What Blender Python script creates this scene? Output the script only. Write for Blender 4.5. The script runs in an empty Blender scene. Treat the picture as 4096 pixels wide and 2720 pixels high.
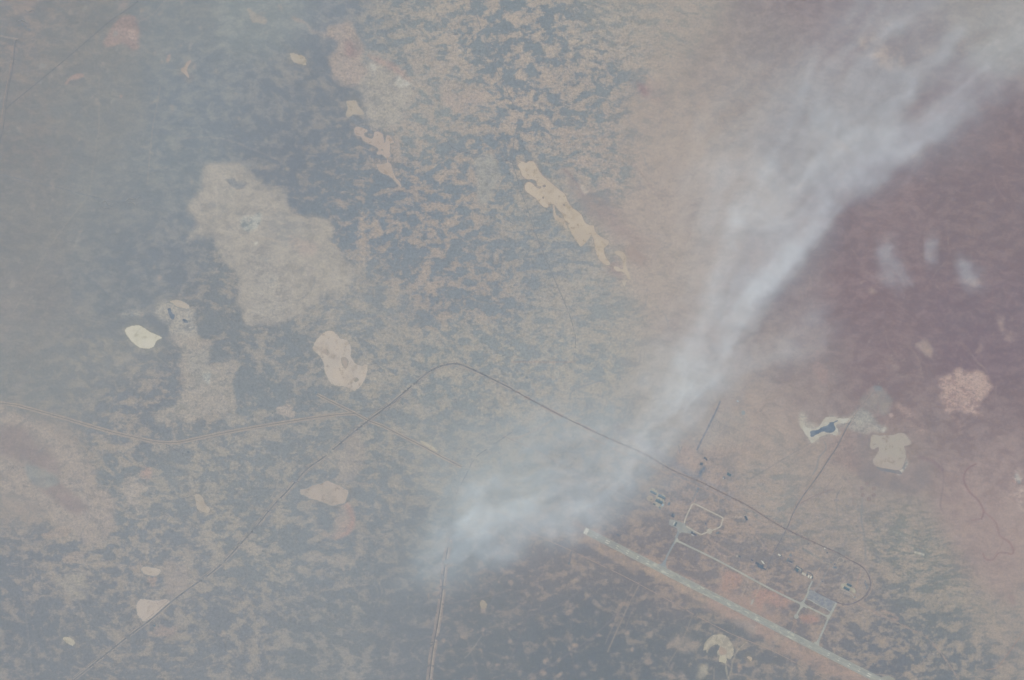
import bpy, bmesh, math, random
import numpy as np
from mathutils import Vector
from mathutils.geometry import tessellate_polygon

# ------------------------------------------------------------------ camera, sky, sun, exposure
S = bpy.context.scene
M_PX = 3.3                                   # metres of ground for one step of the survey grid
CAM_H = 40000.0
cam = bpy.data.cameras.new('camera'); cam_o = bpy.data.objects.new('camera', cam)
S.collection.objects.link(cam_o); S.camera = cam_o
cam_o.location = (0, 0, CAM_H); cam.sensor_width = 36; cam.lens = 36 * CAM_H / (4096 * M_PX)
cam.clip_start = 10; cam.clip_end = 250000
world = bpy.data.worlds.new('World'); S.world = world; world.use_nodes = True
wt = world.node_tree; sky = wt.nodes.new('ShaderNodeTexSky'); sky.sky_type = 'NISHITA'; sky.sun_disc = False
SUN_EL = math.radians(50); SUN_AZ = math.radians(-50)
sky.sun_elevation = SUN_EL; sky.sun_rotation = SUN_AZ
wt.links.new(sky.outputs[0], wt.nodes['Background'].inputs[0]); wt.nodes['Background'].inputs[1].default_value = .08
sun = bpy.data.lights.new('sun', 'SUN'); sun_o = bpy.data.objects.new('sun', sun); S.collection.objects.link(sun_o)
sun.energy = 4.0; sun.angle = math.radians(.5); sun.color = (1, .96, .9)
sun_o.rotation_euler = (math.pi / 2 - SUN_EL, 0, -SUN_AZ + math.pi)
S.view_settings.view_transform = 'Standard'; S.view_settings.look = 'None'
S.view_settings.exposure = 0.5; S.view_settings.gamma = 1.0
S.cycles.volume_bounces = 4; S.cycles.transparent_max_bounces = 64
HAZE_COL = (.31, .365, .46); HAZE_TAU = .62

# how a surface of reflectance a reads through this air (measured on grey test sheets)
VEIL = np.array([.115, .138, .1795]); GAIN = np.array([1.184, 1.13, 1.075])
def lin(c):
    c = np.asarray(c, float) / 255
    return np.where(c <= .04045, c / 12.92, ((c + .055) / 1.055) ** 2.4)
def greyer(c, k=.22):
    m = sum(c) / 3
    return [x + (m - x) * k for x in c]
def alb(c):
    return np.clip((lin(c) - VEIL) / GAIN, .012, .85)

# ------------------------------------------------------------------ helpers
rnd = random.Random(5)
def X(px): return (px - 2048) * M_PX
def Y(py): return -(py - 1360) * M_PX
def q(ox, oy, sc, pts): return [(ox + sc * x, oy + sc * y) for x, y in pts]
K = 2048 / 2361
def TL(*p): return q(0, 0, K, p)
def TR(*p): return q(2048, 0, K, p)
def BL(*p): return q(0, 1360, K, p)
def BR(*p): return q(2048, 1360, K, p)
C = 700 / 2360
def C1(*p): return q(2300, 1900, C, p)
def C2(*p): return q(2900, 2100, C, p)
def C3(*p): return q(2500, 1560, C, p)
def C4(*p): return q(3100, 1560, C, p)
def C5(*p): return q(3200, 2255, C, p)
C7_ = 1024 / 2361
def C7(*p): return q(1300, 300, C7_, p)
def C8(*p): return q(0, 1700, 1536 / 2361, p)
def C6(*p): return q(2700, 2255, C, p)

def tag(o, label=None, cat=None, group=None, kind=None):
    if label: o['label'] = label
    if cat: o['category'] = cat
    if group: o['group'] = group
    if kind: o['kind'] = kind
    return o
def link(name, me, parent=None, mat=None):
    o = bpy.data.objects.new(name, me); S.collection.objects.link(o)
    if parent: o.parent = parent
    if mat and me: me.materials.append(mat)
    return o
def mesh(name, v, f, parent=None, mat=None):
    me = bpy.data.meshes.new(name); me.from_pydata(v, [], f); me.update()
    return link(name, me, parent, mat)

def catmull(p, n=6, closed=False):
    p = [np.array(a, float) for a in p]; out = []
    N = len(p)
    for i in range(N if closed else N - 1):
        if closed: a, b, c, d = p[(i - 1) % N], p[i], p[(i + 1) % N], p[(i + 2) % N]
        else: a, b, c, d = p[max(i - 1, 0)], p[i], p[i + 1], p[min(i + 2, N - 1)]
        for k in range(n):
            t = k / n
            out.append(.5 * ((2 * b) + (-a + c) * t + (2 * a - 5 * b + 4 * c - d) * t * t + (-a + 3 * b - 3 * c + d) * t ** 3))
    if not closed: out.append(p[-1])
    return out

# value noise on arrays
_lat = {}
def vnoise(x, y, seed):
    if seed not in _lat: _lat[seed] = np.random.default_rng(seed).random((256, 256)).astype('f')
    g = _lat[seed]
    xi = np.floor(x).astype('i4'); yi = np.floor(y).astype('i4'); u = (x - xi).astype('f'); v = (y - yi).astype('f')
    u = u * u * u * (u * (u * 6 - 15) + 10); v = v * v * v * (v * (v * 6 - 15) + 10)
    x0 = xi & 255; x1 = (xi + 1) & 255; y0 = yi & 255; y1 = (yi + 1) & 255
    return (g[y0, x0] * (1 - u) + g[y0, x1] * u) * (1 - v) + (g[y1, x0] * (1 - u) + g[y1, x1] * u) * v
def fbm(x, y, sc, octv, seed):
    s = 0; a = 1; t = 0
    for k in range(octv):
        s = s + a * vnoise(x / sc + 13.7 * k, y / sc - 7.1 * k, seed + k); t += a; a *= .5; sc = sc / 2.03
    return s / t - .5
def seg_dist(px, py, pts):
    """distance to a polyline, length along it, signed side"""
    best = np.full(px.shape, 1e9, 'f'); along = np.zeros(px.shape, 'f'); side = np.zeros(px.shape, 'f'); L = 0.
    for (x0, y0), (x1, y1) in zip(pts[:-1], pts[1:]):
        dx, dy = x1 - x0, y1 - y0; l2 = dx * dx + dy * dy; l = math.sqrt(l2)
        if l < 1e-6: continue
        t = np.clip(((px - x0) * dx + (py - y0) * dy) / l2, 0, 1)
        ex = px - (x0 + t * dx); ey = py - (y0 + t * dy); d = np.sqrt(ex * ex + ey * ey)
        m = d < best; best = np.where(m, d, best); along = np.where(m, L + t * l, along)
        side = np.where(m, (ex * dy - ey * dx) / l, side); L += l
    return best, along, side, L
def sdist(px, py, pts):
    """signed distance to a closed outline, positive inside"""
    d, _, _, _ = seg_dist(px, py, list(pts) + [pts[0]])
    ins = np.zeros(px.shape, bool); n = len(pts)
    for i in range(n):
        x0, y0 = pts[i]; x1, y1 = pts[(i + 1) % n]
        if y0 == y1: continue
        ins ^= ((y0 > py) != (y1 > py)) & (px < (x1 - x0) * (py - y0) / (y1 - y0) + x0)
    return np.where(ins, d, -d)

# ------------------------------------------------------------------ materials
def new_mat(name):
    m = bpy.data.materials.new(name); m.use_nodes = True; t = m.node_tree
    b = t.nodes['Principled BSDF']; b.inputs['Roughness'].default_value = 1
    b.inputs['Specular IOR Level'].default_value = .05
    return m, t, b
class NT:
    def __init__(s, t): s.t = t
    def n(s, typ, **k):
        a = s.t.nodes.new(typ)
        for kk, v in k.items(): setattr(a, kk, v)
        return a
    def put(s, sock, v):
        if hasattr(v, 'is_output'): s.t.links.new(v, sock)
        else: sock.default_value = v
    def math(s, op, a, b=None, c=None, clamp=False):
        m = s.n('ShaderNodeMath', operation=op, use_clamp=clamp)
        for i, v in enumerate((a, b, c)):
            if v is not None: s.put(m.inputs[i], v)
        return m.outputs[0]
    def noise(s, vec, scale, detail=4, rough=.55, dist=0):
        m = s.n('ShaderNodeTexNoise'); s.put(m.inputs['Vector'], vec)
        for k, v in (('Scale', scale), ('Detail', detail), ('Roughness', rough), ('Distortion', dist)): m.inputs[k].default_value = v
        return m
    def mapping(s, vec, rot=0, sc=(1, 1, 1), loc=(0, 0, 0)):
        m = s.n('ShaderNodeMapping'); s.put(m.inputs[0], vec)
        m.inputs['Rotation'].default_value = (0, 0, rot); m.inputs['Scale'].default_value = sc; m.inputs['Location'].default_value = loc
        return m.outputs[0]
    def mix(s, f, a, b):
        m = s.n('ShaderNodeMix', data_type='RGBA'); s.put(m.inputs[0], f); s.put(m.inputs[6], a); s.put(m.inputs[7], b); return m.outputs[2]
    def sstep(s, v, lo, hi):
        m = s.n('ShaderNodeMapRange', interpolation_type='SMOOTHSTEP'); s.put(m.inputs[0], v); s.put(m.inputs[1], lo); s.put(m.inputs[2], hi); return m.outputs[0]
    def vscale(s, v, f):
        m = s.n('ShaderNodeVectorMath', operation='SCALE'); s.put(m.inputs[0], v); s.put(m.inputs[3], f); return m.outputs[0]
def rgba(c): return (*[float(x) for x in c], 1.)
def soil(name, c1, c2, scale=6., lo=.42, hi=.58, detail=4, rot=0., sc=(1, 1, 1), fine=.12, gaps=0., alpha=1.):
    """matt ground material, two tones laid out by noise in kilometres; gaps: worn-away share"""
    m, t, b = new_mat(name); N = NT(t); co = N.n('ShaderNodeNewGeometry').outputs['Position']
    v = N.mapping(N.vscale(co, .001), rot, sc)
    f = N.sstep(N.noise(v, scale, detail).outputs[0], lo, hi)
    c = N.mix(f, rgba(alb(c1)), rgba(alb(c2)))
    g = N.math('MULTIPLY_ADD', N.noise(N.vscale(co, .001), 45, 3).outputs[0], 2 * fine, 1 - fine)
    t.links.new(N.vscale(c, g), b.inputs['Base Color'])
    if gaps or alpha < 1:
        a = N.sstep(N.noise(N.vscale(co, .001), 9, 4).outputs[0], .36 + gaps * .2, .44 + gaps * .2)
        a = N.math('MULTIPLY', a, alpha) if gaps else alpha
        N.put(b.inputs['Alpha'], a)
    return m

# ------------------------------------------------------------------ ground
CP = [  # x, y, light soil, dark scrub (western haze tint painted into both), share dark, softness, streakiness
(60,60,(158,149,147),(138,141,146),.5,.06,0),(330,150,(151,148,147),(137,141,145),.5,.09,0),(700,100,(147,151,153),(135,143,150),.5,.14,0),
(1050,60,(153,159,160),(141,150,155),.5,.14,0),(1350,80,(143,149,156),(129,138,150),.6,.1,0),(80,500,(147,144,145),(138,141,145),.5,.14,0),
(400,450,(146,148,149),(138,143,148),.5,.16,0),(800,400,(147,153,156),(131,141,152),.5,.13,0),(1050,450,(146,150,154),(129,138,149),.56,.1,0),
(1250,330,(153,152,152),(129,138,149),.6,.06,0),(1250,600,(152,151,151),(127,136,148),.66,.06,0),(100,900,(147,147,148),(139,142,146),.5,.16,0),
(450,850,(146,149,151),(137,143,149),.5,.16,0),(700,700,(148,153,155),(132,142,151),.5,.16,0),(80,1250,(149,148,149),(141,143,147),.5,.16,0),
(500,1150,(146,149,152),(133,141,149),.55,.13,0),(620,1000,(145,149,153),(129,138,149),.6,.1,0),(1400,720,(160,153,150),(127,138,149),.62,.03,0),
(1600,900,(165,155,149),(128,140,152),.52,.025,0),(1500,100,(161,156,151),(135,144,151),.42,.03,0),(1750,150,(166,159,153),(138,146,151),.4,.025,0),
(1750,420,(164,157,152),(142,149,152),.3,.03,0),(1950,150,(169,159,152),(130,141,150),.5,.02,0),(2200,120,(169,160,153),(129,140,149),.5,.02,0),
(2450,100,(167,160,153),(145,149,150),.42,.03,.6),(2150,350,(169,159,152),(131,141,150),.47,.02,0),(2400,350,(168,158,151),(131,141,149),.45,.02,.3),
(1950,650,(167,157,150),(131,142,152),.48,.02,.1),(2150,780,(163,158,152),(138,147,153),.45,.03,.4),(2400,580,(168,157,151),(137,146,151),.4,.025,.5),
(1700,1100,(163,154,149),(131,141,151),.52,.025,0),(1950,1100,(164,155,150),(133,143,152),.52,.025,.1),(2150,1050,(161,158,154),(138,147,155),.48,.03,.5),
(2350,1200,(165,160,155),(146,152,155),.4,.04,.6),(1500,1250,(162,158,153),(141,147,152),.42,.04,.3),(900,1200,(158,154,150),(134,141,148),.55,.03,.1),
(2650,100,(166,156,150),(150,150,148),.2,.04,.4),(2650,500,(168,156,150),(156,149,146),.08,.08,0),(2700,800,(168,157,152),(160,150,147),.1,.1,0),
(2650,1050,(170,159,154),(160,152,148),.15,.1,.3),(2900,300,(160,149,145),(152,144,143),.4,.16,0),(2900,900,(165,155,152),(158,148,147),.3,.16,0),
(3100,200,(152,144,145),(144,137,141),.4,.16,0),(3300,60,(148,137,142),(140,129,136),.4,.16,0),(3600,200,(149,141,144),(142,134,140),.5,.16,0),
(4000,60,(158,152,150),(150,145,145),.5,.16,0),(3300,500,(151,144,146),(145,137,141),.5,.16,0),(3100,1100,(151,139,142),(144,131,137),.5,.16,0),
(3500,800,(144,128,134),(137,121,129),.5,.16,0),(3900,500,(141,126,132),(134,119,127),.5,.16,0),(3900,900,(140,125,130),(132,117,125),.5,.16,0),
(3500,1150,(142,125,132),(134,117,126),.5,.16,0),(3900,1250,(138,123,131),(130,115,126),.5,.16,0),(2900,1300,(160,149,147),(152,142,142),.3,.16,0),
(80,1450,(148,148,148),(137,142,146),.5,.12,0),(400,1450,(153,152,149),(137,142,147),.5,.06,0),(600,1650,(159,153,149),(131,138,146),.6,.03,0),
(1150,1500,(156,153,150),(133,141,148),.58,.03,.1),(1500,1450,(161,157,151),(136,144,150),.42,.03,.1),(1800,1500,(163,159,153),(138,147,152),.42,.03,.2),
(2000,1500,(163,159,153),(140,148,153),.42,.03,.2),(2250,1450,(165,161,155),(143,151,156),.38,.035,.2),(120,1900,(158,150,147),(148,146,146),.2,.06,0),
(450,2000,(159,154,149),(134,141,147),.48,.03,0),(750,1950,(158,155,150),(137,143,148),.48,.03,0),(1100,1850,(158,155,151),(136,143,149),.5,.03,.1),
(1500,1750,(159,156,151),(137,144,149),.45,.03,.1),(1400,1950,(157,153,149),(135,142,149),.5,.04,0),(1800,1750,(158,157,154),(142,149,154),.45,.05,0),
(2000,1900,(160,160,157),(148,155,160),.45,.06,0),(80,2300,(153,149,148),(129,135,144),.62,.03,0),(300,2250,(159,153,148),(131,137,145),.5,.03,.1),
(700,2200,(158,153,149),(132,138,146),.5,.03,0),(1000,2150,(157,154,150),(134,141,147),.48,.03,0),(1400,2200,(156,153,151),(131,139,147),.5,.04,.1),
(1700,2250,(152,152,151),(131,139,147),.55,.06,0),(100,2600,(150,148,148),(127,134,143),.6,.04,0),(500,2550,(154,150,147),(130,136,144),.58,.03,.1),
(900,2500,(154,151,148),(131,137,145),.5,.03,.1),(1300,2500,(151,150,149),(130,137,144),.58,.04,.1),(1650,2450,(146,146,148),(126,133,142),.68,.05,0),
(1950,2400,(148,142,142),(123,129,137),.68,.05,0),(1950,2600,(144,141,141),(118,126,135),.75,.05,0),(2200,2280,(156,146,142),(131,130,136),.58,.04,0),
(2250,2500,(147,141,140),(114,123,133),.78,.05,.1),(2500,2550,(148,142,139),(113,122,132),.72,.05,.1),(2500,2350,(152,141,138),(122,125,133),.65,.04,.1),
(2800,2600,(154,145,139),(118,125,133),.68,.04,.1),(3050,2600,(157,146,139),(120,126,134),.6,.04,.1),(2700,2300,(161,145,138),(133,129,135),.52,.04,.1),
(2500,2150,(161,146,139),(132,129,135),.55,.04,.1),(2850,2200,(165,147,140),(136,133,137),.45,.035,.2),(3000,2250,(165,148,140),(134,132,137),.45,.035,.2),
(3200,2450,(161,144,137),(132,129,134),.5,.035,.1),(3400,2350,(161,149,143),(134,133,138),.35,.04,.3),(3500,2550,(157,147,140),(119,125,135),.58,.03,.1),
(3900,2600,(157,150,143),(118,126,135),.5,.03,.1),(3700,2450,(157,150,143),(122,129,136),.5,.03,.2),(3700,2200,(159,151,144),(132,138,138),.45,.03,1),
(3550,2100,(161,152,146),(133,139,139),.4,.03,1),(3850,2350,(159,151,144),(130,137,137),.42,.03,1),(4020,2500,(162,150,145),(143,142,142),.2,.05,.5),
(4020,2200,(163,147,144),(157,140,139),.15,.1,0),(3900,2000,(160,144,143),(154,137,138),.3,.14,0),(4020,1850,(160,145,145),(152,135,138),.3,.14,0),
(3100,1950,(164,152,146),(144,147,147),.42,.04,.9),(3300,1880,(163,151,146),(153,143,141),.2,.1,.2),(3400,2050,(164,151,145),(141,142,142),.32,.04,.6),
(3000,1750,(167,154,149),(158,148,145),.15,.1,0),(2800,1950,(165,150,145),(139,138,143),.4,.04,.2),(2500,1800,(163,157,152),(144,148,152),.42,.05,0),
(2300,1700,(162,159,155),(146,152,157),.42,.05,.1),(2700,1600,(163,157,153),(154,149,148),.3,.1,0),(3500,1950,(158,147,144),(152,140,139),.3,.14,0),
(3650,1850,(153,142,141),(146,134,135),.4,.14,0),(3300,1550,(154,143,143),(147,135,138),.4,.14,.1),(3600,1600,(145,131,134),(139,124,130),.5,.14,0),
(3500,1450,(142,126,132),(135,118,127),.5,.16,0),(3900,1450,(137,121,130),(130,114,125),.5,.16,0),(4050,1700,(142,126,131),(134,118,126),.5,.16,0),
(3820,1760,(148,134,136),(140,126,131),.5,.14,0),(2400,1950,(157,152,151),(138,142,149),.5,.06,0)]

def build_ground():
    st = 13.2
    def axis(half, far):
        n = int(half / st); a = np.arange(-n, n + 1) * st
        out = a[-1] + np.cumsum(np.geomspace(60, (far - a[-1]) * .35, 12)); out = out * 1.; out[-1] = far
        out = np.sort(np.minimum(out, far))
        return np.concatenate([-out[::-1], a, out])
    xs = axis(7600, 55000); ys = axis(5250, 55000)
    GX, GY = np.meshgrid(xs, ys); GX = GX.astype('f'); GY = GY.astype('f')
    px = GX / M_PX + 2048; py = 1360 - GY / M_PX
    wx = px + 70 * fbm(px, py, 190, 4, 11) + 0; wy = py + 70 * fbm(px, py, 190, 4, 31)
    cp2 = []
    for a in CP:
        a = list(a)
        if a[0] > 2800 and a[5] >= .14: a[2] = [v + 2 for v in a[2]]; a[3] = [v - 3 for v in a[3]]
        if a[1] > 1900 and 2300 < a[0] < 3500: a[2] = greyer(a[2], .2)
        cp2.append(a)
    for a in cp2:
        if a[0] < 1300 and a[1] < 1400: a[2] = [v - 3 for v in a[2]]; a[3] = [v - 4 for v in a[3]]
    vals = np.array([[*alb(np.array(greyer(a[2])) + (.5, 0, -1)), *alb(np.array(greyer(a[3], .25)) + (-2.5, -1.5, -1.5)), a[4], a[5] * (1.5 if a[5] < .1 else .8) + .006, a[6]] for a in cp2], 'f')
    acc = np.zeros(px.shape + (9,), 'f'); tot = np.zeros(px.shape, 'f')
    cx = np.clip(wx, -200, 4300); cy = np.clip(wy, -200, 2920)
    for a, v in zip(CP, vals):
        d2 = (cx - a[0]) ** 2 + (cy - a[1]) ** 2
        w = np.exp(-d2 / (2 * 105 ** 2)) + 1e-3 / (1 + d2 / 150 ** 2) ** 2
        tot += w; acc += w[..., None] * v
    acc /= tot[..., None]
    jx = px + 52 * fbm(px, py, 70, 6, 71); jy = py + 52 * fbm(px, py, 70, 6, 91)
    bx = px + 9 * fbm(px, py, 26, 4, 171); by = py + 7 * fbm(px, py, 22, 3, 191)
    def area(pts, L=None, D=None, f=None, w=None, s=None, soft=14, k=1., rough=True, hole=0):
        p = [tuple(a) for a in catmull(pts, 3, True)]
        x0 = min(a[0] for a in p) - soft - 60; x1 = max(a[0] for a in p) + soft + 60
        y0 = min(a[1] for a in p) - soft - 60; y1 = max(a[1] for a in p) + soft + 60
        i = np.where((px[0] > x0) & (px[0] < x1))[0]; j = np.where((py[:, 0] > y0) & (py[:, 0] < y1))[0]
        if not len(i) or not len(j): return
        sl = (slice(j[0], j[-1] + 1), slice(i[0], i[-1] + 1))
        sx, sy = (jx, jy) if rough else (bx, by)
        m = np.clip(sdist(sx[sl], sy[sl], p) / soft * .5 + .5, 0, 1); m = m * m * (3 - 2 * m) * k
        m = m * np.clip(1 + 1.1 * fbm(px[sl], py[sl], 34, 4, 261), .35, 1.)
        if hole: m = m * np.clip(.5 + hole * 4 * (fbm(px[sl], py[sl], 26, 4, 211) + .04), 0, 1)
        sub = acc[sl]
        for a, b, v in ((0, 3, L), (3, 6, D)):
            if v is not None: sub[..., a:b] += m[..., None] * (alb(greyer(v, .18)) - sub[..., a:b])
        for a, v in ((6, f), (7, w), (8, s)):
            if v is not None: sub[..., a] += m * (v - sub[..., a])
        acc[sl] = sub
    def line(pts, width, c, k=.6, soft=3., gap=0., smooth=True):
        p = [tuple(a) for a in (catmull(pts, 4) if smooth else pts)]
        mg = width + soft + 30
        x0 = min(a[0] for a in p) - mg; x1 = max(a[0] for a in p) + mg; y0 = min(a[1] for a in p) - mg; y1 = max(a[1] for a in p) + mg
        i = np.where((px[0] > x0) & (px[0] < x1))[0]; j = np.where((py[:, 0] > y0) & (py[:, 0] < y1))[0]
        if not len(i) or not len(j): return
        sl = (slice(j[0], j[-1] + 1), slice(i[0], i[-1] + 1))
        d, al, _, _ = seg_dist(bx[sl] * .4 + px[sl] * .6, by[sl] * .4 + py[sl] * .6, p)
        m = np.clip((width / 2 - d) / soft + .5, 0, 1) * min(.95, k * 1.4)
        if gap: m = m * np.clip(.6 + gap * 3 * fbm(px[sl], py[sl], 40, 3, 301), 0, 1)
        sub = acc[sl]
        for a in (0, 3): sub[..., a:a + 3] += m[..., None] * (alb(c) - sub[..., a:a + 3])
        acc[sl] = sub
    GROUND_PAINT(area, line)
    ny, nx = px.shape
    me = bpy.data.meshes.new('ground')
    co = np.zeros((ny * nx, 3), 'f'); co[:, 0] = GX.ravel(); co[:, 1] = GY.ravel()
    idx = np.arange(ny * nx).reshape(ny, nx)
    F = np.stack([idx[:-1, :-1], idx[:-1, 1:], idx[1:, 1:], idx[1:, :-1]], -1).reshape(-1, 4)
    me.vertices.add(ny * nx); me.vertices.foreach_set('co', co.ravel())
    me.loops.add(F.size); me.loops.foreach_set('vertex_index', F.astype('i4').ravel())
    me.polygons.add(len(F)); me.polygons.foreach_set('loop_start', np.arange(0, F.size, 4, dtype='i4'))
    me.polygons.foreach_set('loop_total', np.full(len(F), 4, 'i4')); me.update(calc_edges=True)
    A = acc.reshape(-1, 9); one = np.ones((len(A), 1), 'f')
    for nm, sl in (('light_soil', slice(0, 3)), ('dark_scrub', slice(3, 6)), ('cover', slice(6, 9))):
        at = me.color_attributes.new(nm, 'FLOAT_COLOR', 'POINT')
        at.data.foreach_set('color', np.hstack([A[:, sl], one]).astype('f').ravel())
    m, t, b = new_mat('steppe'); N = NT(t)
    def att(n): return N.n('ShaderNodeAttribute', attribute_name=n)
    co = N.vscale(N.n('ShaderNodeNewGeometry').outputs['Position'], .001)
    sep = N.n('ShaderNodeSeparateColor'); t.links.new(att('cover').outputs['Color'], sep.inputs[0]); f, w, s = sep.outputs
    # slow bending of the drift pattern
    bend = N.noise(co, .9, 2).outputs['Color']
    vm = N.n('ShaderNodeVectorMath', operation='MULTIPLY_ADD'); t.links.new(bend, vm.inputs[0]); vm.inputs[1].default_value = (.35, .35, 0); t.links.new(co, vm.inputs[2])
    cb = vm.outputs[0]
    big = N.noise(N.mapping(cb, math.radians(8), (.82, 1.16, 1)), 6.8, 8, .64, .3).outputs[0]
    fine = N.noise(N.mapping(cb, math.radians(28), (.5, 1.5, 1)), 8, 7, .68, .35).outputs[0]
    n = N.math('ADD', N.math('MULTIPLY', big, N.math('SUBTRACT', 1., s)), N.math('MULTIPLY', fine, s))
    thr = N.math('ADD', N.math('MULTIPLY_ADD', N.math('SUBTRACT', f, .5), .27, .5), N.math('MULTIPLY_ADD', N.noise(N.mapping(cb, .3, (.8, 1.2, 1), (7, 2, 0)), 2.1, 3, .55, .3).outputs[0], .34, -.17))
    small = N.noise(co, 24, 5, .6, .3).outputs[0]
    n2 = N.math('ADD', n, N.math('MULTIPLY', N.math('SUBTRACT', small, .5), .19))
    dark = N.math('SUBTRACT', 1., N.sstep(n2, N.math('SUBTRACT', thr, w), N.math('ADD', thr, w)))
    half = N.math('SUBTRACT', 1., N.sstep(n2, N.math('ADD', thr, 0.), N.math('ADD', thr, N.math('MULTIPLY_ADD', w, 2., .05))))
    dk = N.math('ADD', N.math('MULTIPLY', dark, .62), N.math('MULTIPLY', half, .38), clamp=True)
    col = N.mix(dk, att('light_soil').outputs['Color'], att('dark_scrub').outputs['Color'])
    rim = N.math('SUBTRACT', 1., N.math('DIVIDE', N.math('ABSOLUTE', N.math('SUBTRACT', n2, N.math('SUBTRACT', thr, .022))), .024), clamp=True)
    calm = N.math('SUBTRACT', 1., N.math('MULTIPLY', N.sstep(w, .04, .10), .75))      # bare flats and the hazy north-west lie smooth
    fleck = N.sstep(N.noise(N.mapping(cb, math.radians(20), (.8, 1.2, 1)), 17, 4, .7, .4).outputs[0], .56, .66)
    col = N.mix(N.math('MULTIPLY', N.math('MULTIPLY', fleck, calm), .62), col, N.vscale(att('dark_scrub').outputs['Color'], .62))
    col = N.mix(N.math('MULTIPLY', N.math('MULTIPLY', rim, calm), .32), col, N.vscale(att('dark_scrub').outputs['Color'], .5))
    bare = N.sstep(N.noise(N.mapping(cb, math.radians(-12), (1., 1.5, 1), (3, 8, 0)), 14, 5, .7, .5).outputs[0], .57, .68)
    col = N.mix(N.math('MULTIPLY', N.math('MULTIPLY', bare, calm), .45), col, att('light_soil').outputs['Color'])
    tone = N.math('ADD', N.math('MULTIPLY_ADD', N.noise(co, 2.2, 5, .6).outputs[0], .36, .82), N.math('ADD', N.math('MULTIPLY_ADD', N.noise(co, 34, 4, .65, .5).outputs[0], N.math('MULTIPLY_ADD', calm, 1.2, .4), N.math('MULTIPLY_ADD', calm, -.6, -.2)), N.math('MULTIPLY_ADD', N.noise(N.mapping(cb, .5, (1, 2.2, 1)), 9, 4, .65, .3).outputs[0], .5, -.25)))
    t.links.new(N.vscale(col, tone), b.inputs['Base Color'])
    me.materials.append(m)
    o = link('ground', me); tag(o, 'dry steppe of pale sand and dark scrub under the whole view', 'ground', kind='structure')

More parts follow.
